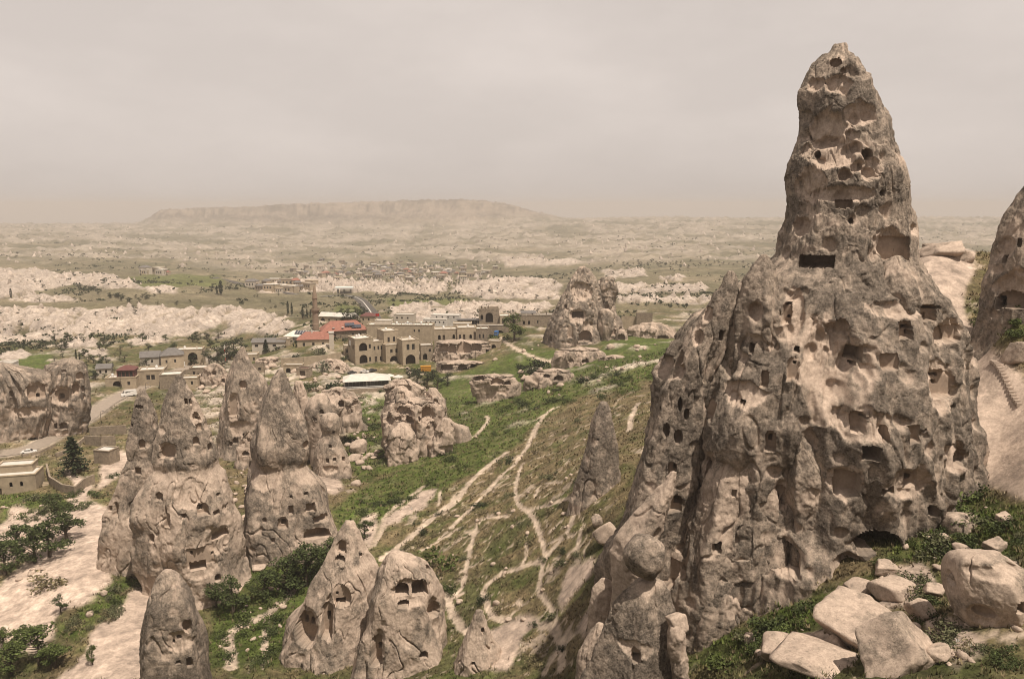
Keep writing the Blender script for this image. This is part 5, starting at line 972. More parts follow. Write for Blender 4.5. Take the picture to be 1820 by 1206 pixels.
block(h11, 0, 0, 17.5, 8, 3.6, front=wins([1.5, 6, 11], 1.0, 1.8, 1.4), wall='plaster', roof='gable', roofmat='grey_roof', rh=1.8)
h12 = house('long_shed', 'white roofed long shed behind the minaret', 568, 573, -14, 'shed', d=486)
block(h12, 0, 0, 23, 7, 4.0, front=[(1.0, 0, 2.6, 3.0, 'a')] + wins([6, 11, 16], 1.2, 1.0, 1.3), wall='stone', roof='gable', roofmat='white', rh=2.2)
pv_ = house('restaurant_pavilion', 'glass walled restaurant pavilion under a broad white roof', 613, 694, 12, 'pavilion', dz=0.5)
MB().box(-1, 20.5, -1, 10, -5, 0.3).obj('base', M['stone2'], pv_)
m = MB(); m.v += [(-0.8, -0.8, 3.5), (20.3, -0.8, 3.5), (20.3, 10.8, 3.7), (-0.8, 10.8, 3.7), (3.0, 6.0, 5.6), (13.0, 6.0, 5.8)]; m.f += [(0, 1, 5, 4), (1, 2, 5), (2, 3, 4, 5), (3, 0, 4), (3, 2, 1, 0)]; m.obj('roof', M['white'], pv_)
for k in range(13): MB().box(k * 1.6, k * 1.6 + 0.16, 0, 0.16, 0.303, 3.497).obj('post', M['whitep'] if k % 6 == 0 else M['lamp_dark'], pv_)
for k in range(12): MB().box(k * 1.6 + 0.18, k * 1.6 + 1.58, 0.06, 0.12, 0.6, 3.35).obj('glass_pane', M['glass'], pv_)
for k in range(6): MB().box(-0.02, 0.02, k * 1.6 + 0.3, k * 1.6 + 1.8, 0.6, 3.35).obj('glass_pane', M['glass'], pv_); MB().box(19.3, 19.36, k * 1.6 + 0.3, k * 1.6 + 1.8, 0.6, 3.35).obj('glass_pane', M['glass'], pv_)
MB().box(-0.5, 20.3, -0.7, -0.55, 0.9, 1.15).obj('railing', M['whitep'], pv_); MB().box(-0.5, 20.3, -0.7, -0.55, 0.303, 0.6).obj('railing', M['whitep'], pv_)

g = P(562, 594, 448); mn = empty('minaret', tuple(g)); tag(mn, 'tall round stone minaret with one balcony and pointed cap', 'minaret')
pmn = F / (g[1] * CP - g[2] * SP); Hm = lambda v: (594 - v) / pmn
MB().lathe([(1.9, -4), (1.9, Hm(575)), (1.75, Hm(574)), (1.7, Hm(556))], 16).obj('shaft', M['minaret'], mn); bo = MB().lathe([(1.75, Hm(556)), (2.5, Hm(551)), (2.55, Hm(550))], 16).obj('balcony', M['minaret'], mn)
MB().lathe([(2.53, Hm(550) + 0.01), (2.53, Hm(547)), (2.15, Hm(547)), (2.15, Hm(550) + 0.01)], 16).obj('parapet', M['minaret'], bo)
MB().lathe([(1.4, Hm(550)), (1.32, Hm(531)), (1.55, Hm(530)), (1.6, Hm(529))], 16).obj('shaft', M['minaret'], mn); MB().lathe([(1.5, Hm(529)), (0.95, Hm(518)), (0.12, Hm(506))], 16).obj('spire', M['minaret'], mn); MB().lathe([(0.1, Hm(506)), (0.22, Hm(505)), (0.04, Hm(502))], 8).obj('finial', M['metal'], mn)

h13 = house('stone_house', 'road side house with maroon roofed glazed upper floor', 188, 693, 10, 'house', d=335)
block(h13, 0, 0, 12.6, 8, 4.6, front=[(3.0, 0.2, 3.6, 3.2, 'a'), (9, 1.4, 1.2, 1.6, 'w')], wall='stone'); block(h13, 4.8, 0.6, 7.0, 7, 3.4, zb=4.62, deep=0, front=wins([0.4, 2.0, 3.6, 5.2], 0.5, 1.3, 2.2, 'g'), wall='maroon', roof='hip', roofmat='maroon', rh=1.6)
h14 = house('stone_house', 'beige two storey house with flat roof right of the maroon roofed one', 246, 690, 14, 'house', d=342)
block(h14, 0, 0, 11, 9, 7.6, front=wins([3.6, 5.6], 3.6, 1.5, 2.2) + [(8.6, 0, 1.3, 2.5, 'd')], left=[(3, 3.8, 1.2, 1.8, 'w')], wall='stone', parapet=0.6); block(h14, -9, 2.5, 8.9, 7, 6.0, front=wins([2, 5], 2.8, 1.1, 1.6), wall='stone', parapet=0.4)
h15 = house('stone_house', 'plain stone annex with flat roof behind the tall windowed cone', 284, 688, 14, 'house', d=338)
block(h15, 0, 0, 9, 8, 5.2, wall='stone2', parapet=0.4)
h16 = house('roofed_house', 'dark grey gabled house behind the village road, left of two', 250, 650, 18, 'house', d=392)
block(h16, 0, 0, 9, 8, 4.2, wall='plaster', front=wins([2, 5], 1.2), roof='gable', roofmat='grey_roof', rh=2.6)
h17 = house('roofed_house', 'dark grey hipped house next to the arched white house', 287, 650, 24, 'house', d=388)
block(h17, 0, 0, 10.5, 9, 5.0, wall='stone', front=wins([2, 6], 1.2), roof='hip', roofmat='grey_roof', rh=3.2)
h18 = house('stone_house', 'white roofed house with one arched porch above the dark trees', 312, 643, 12, 'house', d=400)
block(h18, 0, 0, 13.4, 8, 6.0, front=[(2.0, 1.0, 1.6, 2.8, 'w'), (6.2, 0.6, 4.6, 4.0, 'a')], wall='stone', roofmat='white')
h19 = house('stone_house', 'pale block house with two small arched windows at the left edge', -22, 884, 14, 'house', d=206)
block(h19, 0, 0, 12.2, 7, 5.6, front=[(5.6, 2.4, 0.8, 1.5, 'a'), (8.2, 2.4, 0.8, 1.5, 'a'), (2.4, 0, 1.2, 2.4, 'd')], wall='stone', roofmat='white', parapet=0.35); block(h19, 1.5, 3.6, 9, 5, 7.4, wall='stone', roofmat='white', parapet=0.3)
for k in range(9): MB().box(0, 2.0, 0, 0.42, -1.5, 0.2).obj('step', M['stone'], h19, loc=(12.7, 0.3 + k * 0.44, k * 0.3 - 0.6))
h20 = house('stone_hut', 'small flat roofed stone hut on the slope above the cone towers', 168, 826, -12, 'hut', d=231)
block(h20, 0, 0, 5.4, 4.6, 4.6, wall='stone2', roofmat='white', parapet=0.25)
h21 = house('ruined_house', 'roofless stone ruin on the rise right of the jagged rock stump', 1131, 574, -6, 'ruin', d=424)
block(h21, 0, 0, 8.6, 5, 5.0, wall='stone2', roof='none'); block(h21, -8.0, 1.5, 7.8, 3, 3.2, wall='stone', roof='none')
h22 = house('stone_house', 'low white house behind the long fluted cave cliff', -6, 662, 8, 'house', d=300)
block(h22, 0, 0, 6, 5, 3.4, wall='white', roofmat='white', front=wins([1.2, 3.4], 1.0, 0.9, 1.2))
gs = house('petrol_station', 'white petrol station canopy beside the asphalt road bend', 598, 522, 4, 'station', d=880)
MB().box(-2, 18, 0, 12, 5.4, 7.2).obj('canopy', M['whitep'], gs); MB().box(2, 14, 14, 22, -1, 6).obj('shop', M['plaster'], gs)
for px_ in (1, 8, 15):
    for py_ in (2, 10): MB().box(px_ - 0.4, px_ + 0.4, py_ - 0.4, py_ + 0.4, -3, 5.397).obj('post', M['grey_roof'], gs)

def tank(o, x, y, z): MB().lathe([(0.55, 0), (0.6, 0.1), (0.6, 1.2), (0.3, 1.45)], 10).obj('water_tank', M['whitep'], o, loc=(x, y, z))
def flue(o, x, y, z, hh=1.2): MB().box(-0.25, 0.25, -0.25, 0.25, 0, hh).obj('chimney', M['plaster'], o, loc=(x, y, z))
for o_, ts, fs in [(h, [(3, 6, 13.1), (5, 8, 13.1), (19, 6, 15.7)], [(7.5, 9, 13.1), (12, 6, 10.7), (17, 8, 15.7)]), (h2, [(6, 6, 12.3)], [(2, 7, 12.3)]), (h3, [(16, 6, 8.9), (22, 7, 8.9), (30, 6, 8.9)], [(19, 4, 8.9), (26, 5, 8.9), (34, 6, 8.9)]), (h4, [(5, 5, 6.5), (18, 4, 7.3)], [(9, 5, 6.5), (25, 5, 6.3)]), (h13, [(2, 4, 4.5)], []), (h14, [(7, 6, 7.5), (-5, 6, 5.9)], [(3, 6, 7.5)]), (h18, [(4, 5, 5.9)], [(10, 5, 5.9)])]:
    for p_ in ts: tank(o_, *p_)
    for p_ in fs: flue(o_, *p_)
def far_house(u, v, s, label, group, seed):
    r_ = random.Random(seed); g = G(u, v); o = empty('far_house', (g[0], g[1], g[2] - 0.5), r_.uniform(-0.6, 0.6)); tag(o, label, 'house', group)
    w, dp, hh = s * r_.uniform(0.8, 1.5), s * r_.uniform(0.7, 1.1), s * r_.uniform(0.45, 0.8)
    MB().box(0, w, 0, dp, -3, hh).obj('wall', M[r_.choice(['stone2', 'stone', 'stone2', 'plaster', 'stone'])], o)
    if r_.random() < 0.3:
        m = MB(); e = 0.4; m.v += [(-e, -e, hh + 0.02), (w + e, -e, hh + 0.02), (w + e, dp + e, hh + 0.02), (-e, dp + e, hh + 0.02), (w * 0.3, dp / 2, hh + s * 0.25), (w * 0.7, dp / 2, hh + s * 0.25)]; m.f += [(0, 1, 5, 4), (1, 2, 5), (2, 3, 4, 5), (3, 0, 4), (3, 2, 1, 0)]; m.obj('roof', M['tile'] if r_.random() < 0.3 else M['grey_roof'], o)
    else: MB().box(-0.3, w + 0.3, -0.3, dp + 0.3, hh + 0.003, hh + 0.5).obj('roof', M[r_.choice(['plaster', 'stone', 'stone2', 'white'])], o)
    m = MB()
    for k in range(3): m = MB().box(w * (0.15 + 0.28 * k), w * (0.15 + 0.28 * k) + w * 0.12, -0.06, -0.02, hh * 0.35, hh * 0.7); m.obj('window', M['glass'], o)
for k in range(150):
    u = random.gauss(690, 95); v = random.gauss(484, 8)
    if 500 < u < 880 and 463 < v < 500: far_house(u, v, random.uniform(6, 11), 'small pale house in the distant town on the plain', 'houses of the distant town', k)
for k in range(26): far_house(random.uniform(430, 545), random.uniform(499, 519), random.uniform(7, 11), 'small house in the hamlet along the asphalt road', 'hamlet houses by the road', 300 + k)
for k in range(6): far_house(random.uniform(240, 300), random.uniform(484, 489), random.uniform(8, 12), 'tiny house at the edge of the far green fields', 'houses by the far fields', 400 + k)

# more of the crowded village
def simple(label, u, v, rot, w, dp, hh, wall, ops, d=None, roof='flat', roofmat='white', name='stone_house', **k):
    o = house(name, label, u, v, rot, 'house', d=d); block(o, 0, 0, w, dp, hh, front=ops, wall=wall, roof=roof, roofmat=roofmat, **k); return o
simple('narrow stone house with ruined side between arch house and long row', 748, 640, 12, 6.5, 7, 7.5, 'stone2', [(1.2, 0, 2.2, 3.4, 'a'), (4.2, 4.2, 1.1, 1.6, 'w')])
simple('small terrace room with one arch beside the upper cave row', 868, 622, -8, 6, 6, 4.5, 'stone', [(1.6, 0, 2.4, 3.0, 'a')])
simple('flat roofed store below the mosque wall', 612, 632, 16, 6, 6, 5.0, 'stone', wins([1, 3.6], 1.6))
simple('low cave house front under the retaining wall', 504, 664, 4, 9, 5, 4.0, 'stone', [(1.2, 0, 2.2, 2.8, 'a'), (5.4, 0, 1.4, 2.4, 'd')])
simple('low porch house with dark doorway by the garden shrubs', 527, 668, -6, 6, 5, 3.4, 'stone2', [(1.6, 0, 2.6, 2.6, 'd')], roofmat='maroon')
simple('ruined roofless room left of the cave house front', 440, 664, 14, 8, 6, 3.6, 'stone2', [(1.4, 0, 2.0, 2.6, 'a'), (5, 1.4, 1.2, 1.4, 'w')], roof='none')
simple('pale flat house above the ruined roofless room', 426, 646, 8, 9, 7, 4.4, 'stone', wins([1.2, 4.2, 6.8], 1.6, 1.0, 1.4))
simple('flat roofed house above the village road bend', 338, 672, 10, 9, 7, 4.6, 'stone2', wins([1.4, 5.6], 1.6) + [(3.4, 0, 1.3, 2.3, 'd')])
simple('small stone house right of the plain annex', 322, 690, 12, 7, 6, 4.2, 'stone', wins([1.4, 4.2], 1.5))
simple('grey roofed cottage left of the maroon roofed house', 172, 668, 16, 6, 6, 3.4, 'plaster', wins([1.2, 3.6], 1.1), roof='gable', roofmat='grey_roof', rh=1.8)
simple('beige house between the white building and the gate building', 806, 596, 2, 10, 7, 6.4, 'stone', wins([1.4, 4.2, 7.2], 3.4), d=432)
simple('upper flat roofed house behind the white building', 700, 574, -4, 12, 8, 5.0, 'plaster', wins([1.5, 4.5, 8], 2.6, 1.0, 1.2), d=470)
simple('low annex between the solar house and the grey shed', 492, 614, -6, 7, 6, 3.6, 'stone', wins([1.5, 4], 1.2), d=428)
simple('stone shop behind the red flag by the road', 640, 574, -6, 9, 7, 4.4, 'stone', wins([1.5, 5], 1.6), d=474, roof='hip', roofmat='maroon', rh=1.6)
# retaining walls
def stone_wall(label, pts, hh=2.2, t=0.5, mat='stone2', up=0.0):
    P3 = [G(u, v) for u, v in pts]; m = MB(); root = P3[0]
    for a, b in zip(P3[:-1], P3[1:]):
        n = max(1, int(np.linalg.norm(b[:2] - a[:2]) / 4))
        for i in range(n):
            p, q = a + (b - a) * i / n, a + (b - a) * (i + 1) / n; dr = (q - p)[:2]; dr = dr / (np.linalg.norm(dr) + 1e-6); nn = np.array([-dr[1], dr[0]]) * t / 2; zt = hh + up; b0 = len(m.v)
            za, zb_ = gz(*p[:2]), gz(*q[:2])
            m.v += [(p[0] - nn[0], p[1] - nn[1], za - 1.5), (q[0] - nn[0], q[1] - nn[1], zb_ - 1.5), (q[0] + nn[0], q[1] + nn[1], zb_ - 1.5), (p[0] + nn[0], p[1] + nn[1], za - 1.5), (p[0] - nn[0], p[1] - nn[1], za + zt), (q[0] - nn[0], q[1] - nn[1], zb_ + zt), (q[0] + nn[0], q[1] + nn[1], zb_ + zt), (p[0] + nn[0], p[1] + nn[1], za + zt)]
            m.f += [tuple(b0 + i_ for i_ in qd) for qd in ((0, 1, 5, 4), (1, 2, 6, 5), (2, 3, 7, 6), (3, 0, 4, 7), (4, 5, 6, 7))]
    o = m.obj('stone_wall', M[mat]); tag(o, label, 'wall', None, 'thing')
stone_wall('curved retaining wall enclosing the fir tree garden', [(84, 838), (90, 862), (112, 876), (135, 880), (150, 866), (168, 858)], 2.6)
stone_wall('garden wall along the road above the fir tree', [(100, 812), (118, 806), (140, 792), (152, 782)], 1.4)
stone_wall('long stone terrace wall right of the fir tree', [(152, 790), (180, 792), (206, 790)], 3.2)
stone_wall('upper stone terrace wall below the village road', [(160, 774), (190, 772), (225, 770)], 3.0)
stone_wall('retaining wall below the red roofed house', [(500, 652), (540, 650), (580, 646), (606, 640)], 4.5, mat='stone')
stone_wall('low wall beside the parked white car', [(40, 812), (70, 806), (98, 792)], 0.9)
stone_wall('rubble wall above the ruined cave hump', [(310, 668), (340, 662), (372, 662)], 2.2)
stone_wall('pale terrace wall left of the restaurant pavilion', [(520, 700), (560, 694), (600, 690)], 1.2, mat='stone')
M['tuffstep'] = plain_mat('step_tuff', (0.33, 0.262, 0.212), 0.95, 0.15, 2.0)
# steps cut in the bare tuff
g0, g1 = G(1768, 640), G(1815, 716); n_ = 16; stp = empty('rock_steps', tuple(g0)); tag(stp, 'flight of worn steps cut in the bare tuff at the right edge', 'steps')
for k in range(n_):
    q = g0 + (g1 - g0) * k / (n_ - 1); z = gz(q[0], q[1])
    MB().prism([(-0.62, -0.18, 0), (0.55, -0.22, 0), (0.66, 0.2, 0), (-0.5, 0.24, 0)], 0.5).obj('step', M['tuffstep'], stp, loc=(q[0] - g0[0], q[1] - g0[1], z - g0[2] - 0.455))
# ------------------------------------------------------------------ vegetation
M['leaf'] = albedo_mat('foliage', [(0.8, 3, 0.8, 1.2)], None, 0.8); M['bark'] = plain_mat('bark', (0.085, 0.065, 0.048), 0.95, 0.3, 4.0)
def leaf_cards(cent, sizes, cols, r_, up=0.4):
    n = len(cent); a = r_.normal(size=(n, 3)); a /= np.linalg.norm(a, axis=1)[:, None]; b = r_.normal(size=(n, 3)); b[:, 2] *= up; b -= (a * b).sum(1)[:, None] * a; b /= np.linalg.norm(b, axis=1)[:, None]
    s = sizes[:, None]; V = np.stack([cent - a * s - b * s * 0.25, cent + a * s * 0.1 - b * s * 0.6, cent + a * s + b * s * 0.25, cent - a * s * 0.1 + b * s * 0.6], 1).reshape(-1, 3)
    return V, np.arange(4 * n).reshape(-1, 4), np.repeat(cols, 4, 0)
LEAFC = {'broad': (0.046, 0.058, 0.020), 'fresh': (0.066, 0.083, 0.024), 'dark': (0.027, 0.034, 0.015), 'dry': (0.135, 0.112, 0.062), 'olive': (0.085, 0.085, 0.045), 'grey': (0.12, 0.118, 0.08)}
def tree_meshes(kind, seed, tone='broad', n=900):
    r_ = np.random.default_rng(seed); t = MB(); c = np.array(LEAFC[tone])
    if kind == 'fir':
        t.tube((0, 0, -0.4), (0, 0, 7.6), 0.2, 0.03); cents, sz = [], []
        for k in range(26):
            z = 1.0 + 6.6 * k / 26; rad = (1 - (z - 0.6) / 7.6) * 2.3 + 0.12
            for q in range(7):
                a = 6.283 * (q / 7 + r_.random()); L = rad * r_.uniform(0.7, 1.1)
                for w in np.linspace(0.15, 1, 6): cents.append((math.cos(a) * L * w, math.sin(a) * L * w, z - 0.32 * L * w + r_.normal() * 0.06)); sz.append(0.2 + 0.12 * r_.random())
        cents = np.array(cents); sz = np.array(sz)
    elif kind == 'poplar':
        t.tube((0, 0, -0.4), (0, 0, 7), 0.16, 0.04); m = n; z = r_.uniform(0.8, 8.0, m); rad = 0.75 * np.sin(np.clip((z - 0.3) / 8.0, 0, 1) * math.pi) ** 0.6; a = r_.uniform(0, 6.283, m); q = rad * np.sqrt(r_.random(m))
        cents = np.stack([np.cos(a) * q, np.sin(a) * q, z], 1); sz = r_.uniform(0.16, 0.3, m)
    else:
        tips = []; t.tube((0, 0, -0.5), (0.1, 0.05, 1.3), 0.20, 0.14); t.tube((0.1, 0.05, 1.28), (0.0, 0.1, 3.4), 0.12, 0.03)
        for k in range(16):
            zz_ = 1.15 + 3.2 * ((k * 0.618) % 1.0); a = 2.4 * k + r_.uniform(-0.4, 0.4); L = 1.75 * math.sqrt(max(0.08, 1 - ((zz_ - 2.6) / 2.0) ** 2)) * r_.uniform(0.55, 1.0); e = (math.cos(a) * L, math.sin(a) * L, zz_ + r_.uniform(-0.1, 0.3)); t.tube((0.05, 0.06, min(3.2, max(1.0, zz_ - 0.8))), e, 0.06, 0.015, 5); tips.append(e)
        tips += [(0.1, 0, 4.3), (-0.4, 0.3, 3.9), (0.4, -0.3, 3.7), (0, 0, 2.8), (0.3, 0.3, 2.2)]; tips = np.array(tips); k = r_.integers(0, len(tips), n); rad = r_.uniform(0.4, 0.8, len(tips))
        dr = r_.normal(size=(n, 3)); dr /= np.linalg.norm(dr, axis=1)[:, None]; cents = tips[k] + dr * (rad[k] * r_.random(n) ** 0.45)[:, None] * np.array([1.1, 1.1, 0.85]); sz = r_.uniform(0.08, 0.17, n)
    tone_ = 1 + 0.35 * r_.normal(size=(len(cents), 1)); cols = np.clip(c[None] * np.clip(tone_, 0.4, 1.9), 0.01, 0.4); V, Q, K = leaf_cards(cents, sz, cols, r_)
    return t.mesh('trunk', M['bark']), mesh_np('crown', V, Q, None, K, False, M['leaf'])
def shrub_mesh(seed, tone, n=420):
    r_ = np.random.default_rng(seed); k = 7; cl = np.stack([r_.normal(0, 0.42, k), r_.normal(0, 0.42, k), r_.uniform(0.1, 0.5, k)], 1); i = r_.integers(0, k, n); dr = r_.normal(size=(n, 3)); dr /= np.linalg.norm(dr, axis=1)[:, None]
    cents = cl[i] + dr * (0.42 * r_.random(n) ** 0.4)[:, None]; cents[:, 2] = np.abs(cents[:, 2]) * 0.95 - 0.05
    cols = np.clip(np.array(LEAFC[tone])[None] * np.clip(1 + 0.35 * r_.normal(size=(n, 1)), 0.4, 1.9), 0.01, 0.4); V, Q, K = leaf_cards(cents, r_.uniform(0.05, 0.105, n), cols, r_, 0.8)
    return mesh_np('shrub', V, Q, None, K, False, M['leaf'])
TREES = {k: [tree_meshes(kd, 10 * i + j, tn, n) for j in range(3)] for i, (k, kd, tn, n) in enumerate([('broad', 'broad', 'broad', 1500), ('fresh', 'broad', 'fresh', 1600), ('dark', 'broad', 'dark', 900), ('olive', 'broad', 'olive', 600), ('fir', 'fir', 'dark', 0), ('poplar', 'poplar', 'dark', 500)])}
TH_ = {'broad': 5.0, 'fresh': 5.0, 'dark': 5.0, 'olive': 5.0, 'fir': 7.9, 'poplar': 8.2}
SHRUBS = {k: [shrub_mesh(50 + j + 10 * i, k) for j in range(3)] for i, k in enumerate(['broad', 'fresh', 'dark', 'dry', 'olive', 'grey'])}
def tree(kind, label, u, v, hpx, group=None, name=None, wide=1.0, g=None):
    if g is None: g = G(u, v)
    pm = F / (g[1] * CP - g[2] * SP); s = hpx / pm / TH_[kind]; o = empty(name or {'fir': 'fir_tree', 'poplar': 'poplar_tree'}.get(kind, 'tree'), (g[0], g[1], g[2]), random.uniform(0, 6.28)); o.scale = (s * wide, s * wide, s)
    tk, cr = random.choice(TREES[kind]); link('trunk', tk, o); link('crown', cr, o); tag(o, label, 'tree', group); return o
def shrub(tone, label, u, v, hpx, group=None, g=None, wide=1.3):
    if g is None: g = G(u, v)
    pm = F / (g[1] * CP - g[2] * SP); s = hpx / pm / 0.85; o = link('shrub', random.choice(SHRUBS[tone]), None, (g[0], g[1], g[2] - 0.05 * s), random.uniform(0, 6.28)); o.scale = (s * wide * random.uniform(0.8, 1.2), s * wide * random.uniform(0.8, 1.2), s); tag(o, label, 'shrub', group); return o
# trees one can pick out
tree('fir', 'dark spreading fir tree in the walled garden by the road', 132, 842, 72, wide=1.5)
tree('fir', 'left of the two small fir trees by the grey shed', 458, 628, 24); tree('fir', 'right of the two small fir trees by the grey shed', 473, 627, 26)
tree('fresh', 'bright green round tree beside the gate building', 914, 604, 50, wide=1.2)
for u, v, hh, lb in [(545, 1040, 72, 'largest leafy tree in the hollow right of the cone tower'), (512, 1052, 58, 'tree in front of the largest leafy tree'), (470, 1062, 46, 'low tree between the stony track and the hollow'), (415, 1090, 56, 'tree at the foot of the cone tower with bare pale stems'), (385, 1078, 40, 'small tree left of the one with bare stems'), (590, 1000, 44, 'tree half hidden behind the hollowed pale cone'),
                     (648, 956, 30, 'small tree on the slope above the hollowed pale cone')]:
    tree('broad', lb, u, v, hh * 1.2, 'trees in the hollow below the towers', wide=1.35)
for u, v, hh, lb in [(88, 990, 60, 'tallest tree of the clump left of the bare slope'), (62, 1000, 56, 'tree in the clump nearest the left trees opening'), (120, 960, 50, 'upper tree of the clump left of the bare slope'), (30, 985, 50, 'tree between the clump and the left edge'), (8, 1020, 56, 'tree cut by the left edge above the bare slope'), (105, 925, 44, 'tree near the pale block house garden')]:
    tree('broad', lb, u, v, hh * 1.2, 'trees left of the bare slope', wide=1.35)
for u, v, hh, lb in [(70, 1180, 64, 'full tree in the lower left corner'), (20, 1195, 56, 'tree right in the lower left corner'), (100, 1186, 44, 'tree at the right end of the lower left clump'), (45, 1150, 40, 'tree behind the lower left corner clump'), (8, 1150, 36, 'small tree on the left edge above the corner clump')]:
    tree('fresh', lb, u, v, hh * 1.15, 'trees in the lower left corner', wide=1.4)
tree('broad', 'single little tree on the grass tongue', 108, 1088, 34); tree('fresh', 'thin young tree on the bare slope near the bottom', 164, 1180, 40, wide=0.7)
shrub('dry', 'dry pale bush alone on the bare slope', 84, 1042, 24); shrub('dark', 'dark bush under the small leaning cone', 236, 980, 34); shrub('dark', 'dark bush between the two big towers', 455, 962, 28); shrub('fresh', 'round green bush on the dry slope above the eye caves', 786, 1004, 34); shrub('broad', 'bush on the rim right of the broken cone', 800, 1050, 16)
shrub('dark', 'dark bush where the village path meets the green hollow', 955, 652, 20); shrub('fresh', 'green clump at the foot of the fresh round tree', 892, 606, 14)
for u, v, hh in [(356, 646, 26), (372, 648, 30), (388, 645, 34), (404, 640, 36), (416, 634, 36), (430, 626, 28), (345, 650, 22), (395, 652, 24)]: tree('dark', 'dark tree in the grove above the pointed spire', u, v, hh, 'grove above the pointed spire', wide=1.15)
for u, v, hh in [(760, 690, 34), (778, 690, 30), (742, 682, 26), (795, 684, 24), (768, 676, 22), (728, 676, 18)]: tree('dark', 'dark green tree in the thicket below the orange container', u, v, hh, 'thicket below the orange container', wide=1.3)
for u, v, hh in [(600, 572, 20), (612, 574, 22), (624, 574, 24), (636, 576, 26), (645, 572, 24), (632, 562, 18), (648, 560, 16), (588, 570, 18), (576, 566, 16), (618, 562, 16), (606, 560, 14), (640, 550, 12), (540, 566, 16), (552, 564, 16)]: tree('dark', 'dark tree in the belt left of the asphalt road', u, v, hh, 'tree belt by the asphalt road', wide=1.2)
for u, v, hh in [(512, 560, 26), (519, 561, 24), (538, 566, 22), (546, 566, 18)]: tree('poplar', 'slim dark poplar left of the minaret', u, v, hh, 'poplars left of the minaret')
for u, v, hh in [(136, 642, 22), (142, 642, 18)]: tree('poplar', 'slim poplar behind the long fluted cave cliff', u, v, hh, 'poplars behind the cave cliff')
tree('poplar', 'pale lone poplar on the far fields', 393, 524, 26, wide=1.6); tree('poplar', 'low poplar beside the lone poplar on the far fields', 386, 523, 16, wide=1.5); tree('poplar', 'poplar beside the far white scarp at left', 20, 530, 18, wide=1.4)
for u, v, hh, tn in [(585, 655, 22, 'grey'), (555, 690, 12, 'broad'), (544, 690, 14, 'broad'), (525, 640, 14, 'dark'), (592, 694, 20, 'dark'), (610, 640, 10, 'broad'), (640, 622, 14, 'olive'), (570, 625, 12, 'olive'), (735, 665, 14, 'dark'), (870, 600, 10, 'dark'), (560, 640, 9, 'broad')]: shrub(tn, 'garden shrub among the village caves and houses', u, v, hh, 'village garden shrubs')
for k in range(60):
    u, v = random.uniform(95, 420), random.uniform(600, 655)
    if v < 655 - 0.02 * abs(u - 250): tree(random.choice(['olive', 'dark', 'broad']), 'small orchard tree on the terraces below the white badlands', u, v, random.uniform(8, 18), 'orchard trees below the badlands', wide=1.3)
for k in range(14): tree(random.choice(['olive', 'dark']), 'roadside tree near the cave cliff and the parked van', random.choice([random.uniform(168, 200), random.uniform(150, 180)]), random.uniform(640, 680), random.uniform(12, 24), 'trees near the cave cliff', wide=1.3)
for k in range(40):
    u = random.uniform(140, 290); v = 524 + 8 * math.sin(u / 30) + random.uniform(-4, 5); tree('dark', 'dark tree in the hedge belt across the far left fields', u, v, random.uniform(5, 9), 'far left hedge belt', wide=1.5)
for k in range(30): tree('dark', 'tiny tree in the straight row across the right plain', 1090 + k * 8.5 + random.uniform(-2, 2), 468 + random.uniform(-3, 5) - 0.01 * k, random.uniform(3.5, 6), 'tree rows on the right plain', wide=1.5)
for k in range(130):
    u, v = random.uniform(0, 1300), random.uniform(455, 560)
    if 560 < u < 720 and v > 540: continue
    tree(random.choice(['dark', 'olive']), 'scattered tiny tree on the wide plain', u, v, random.uniform(3, 8) * (0.55 + (v - 440) / 160), 'scattered trees of the plain', wide=1.4)
for k in range(60): tree('dark', 'tiny tree between the houses of the distant town', random.gauss(690, 90), random.uniform(465, 500), random.uniform(4, 7), 'trees of the distant town', wide=1.5)
def scatter_shrubs(n, poly, lo_, hi_, tones, label, group):
    us = [p[0] for p in poly]; vs_ = [p[1] for p in poly]; k = 0
    while k < n:
        u, v = random.uniform(min(us), max(us)), random.uniform(min(vs_), max(vs_))
        if in_poly(np.array([u]), np.array([v]), poly)[0]: shrub(random.choice(tones), label, u, v, random.uniform(lo_, hi_), group); k += 1
scatter_shrubs(50, [(690,960),(900,820),(1100,700),(1130,720),(1060,880),(1050,1080),(1000,1186),(880,1186),(790,1080),(720,1000)], 5, 13, ['olive','dry','dark','olive'], 'low scrub bush on the path crossed slope', 'scrub on the path crossed slope')
scatter_shrubs(50, [(1560,1010),(1650,905),(1700,860),(1820,900),(1820,1000),(1690,1000),(1600,1000),(1380,1110),(1270,1170),(1300,1186),(1420,1120)], 10, 26, ['broad','olive','fresh','broad'], 'leafy scrub bush on the grass at the foot of the peak', 'scrub at the foot of the peak')
scatter_shrubs(26, [(1640,1030),(1690,1110),(1740,1150),(1820,1160),(1820,1186),(1660,1186),(1630,1090)], 10, 24, ['olive','dry','broad'], 'bush in the gaps between the lower right boulders', 'bushes between the lower right boulders')
scatter_shrubs(50, [(610,910),(700,860),(880,740),(880,650),(960,640),(1130,650),(1180,600),(1200,640),(1110,700),(960,740),(780,860),(640,935)], 6, 14, ['fresh','broad','dark','broad'], 'green bush in the lush trough of the valley', 'bushes in the lush trough')
scatter_shrubs(25, [(600,700),(680,690),(690,830),(620,850)], 6, 13, ['dry','broad','olive'], 'bush on the scree below the restaurant pavilion', 'bushes on the scree')
scatter_shrubs(28, [(370,1100),(560,1000),(600,1010),(500,1186),(370,1186)], 8, 18, ['fresh','broad'], 'green bush beside the stony track near the bottom', 'bushes beside the stony track')
scatter_shrubs(24, [(100,1130),(190,1040),(260,990),(275,1030),(190,1110)], 7, 15, ['olive','broad','dry'], 'bush on the grass tongue between the bare slopes', 'bushes on the grass tongue')
scatter_shrubs(20, [(1730,560),(1820,545),(1820,600),(1760,600)], 7, 15, ['broad','fresh'], 'bush on the green patch below the castle cliff', 'bushes below the castle cliff')
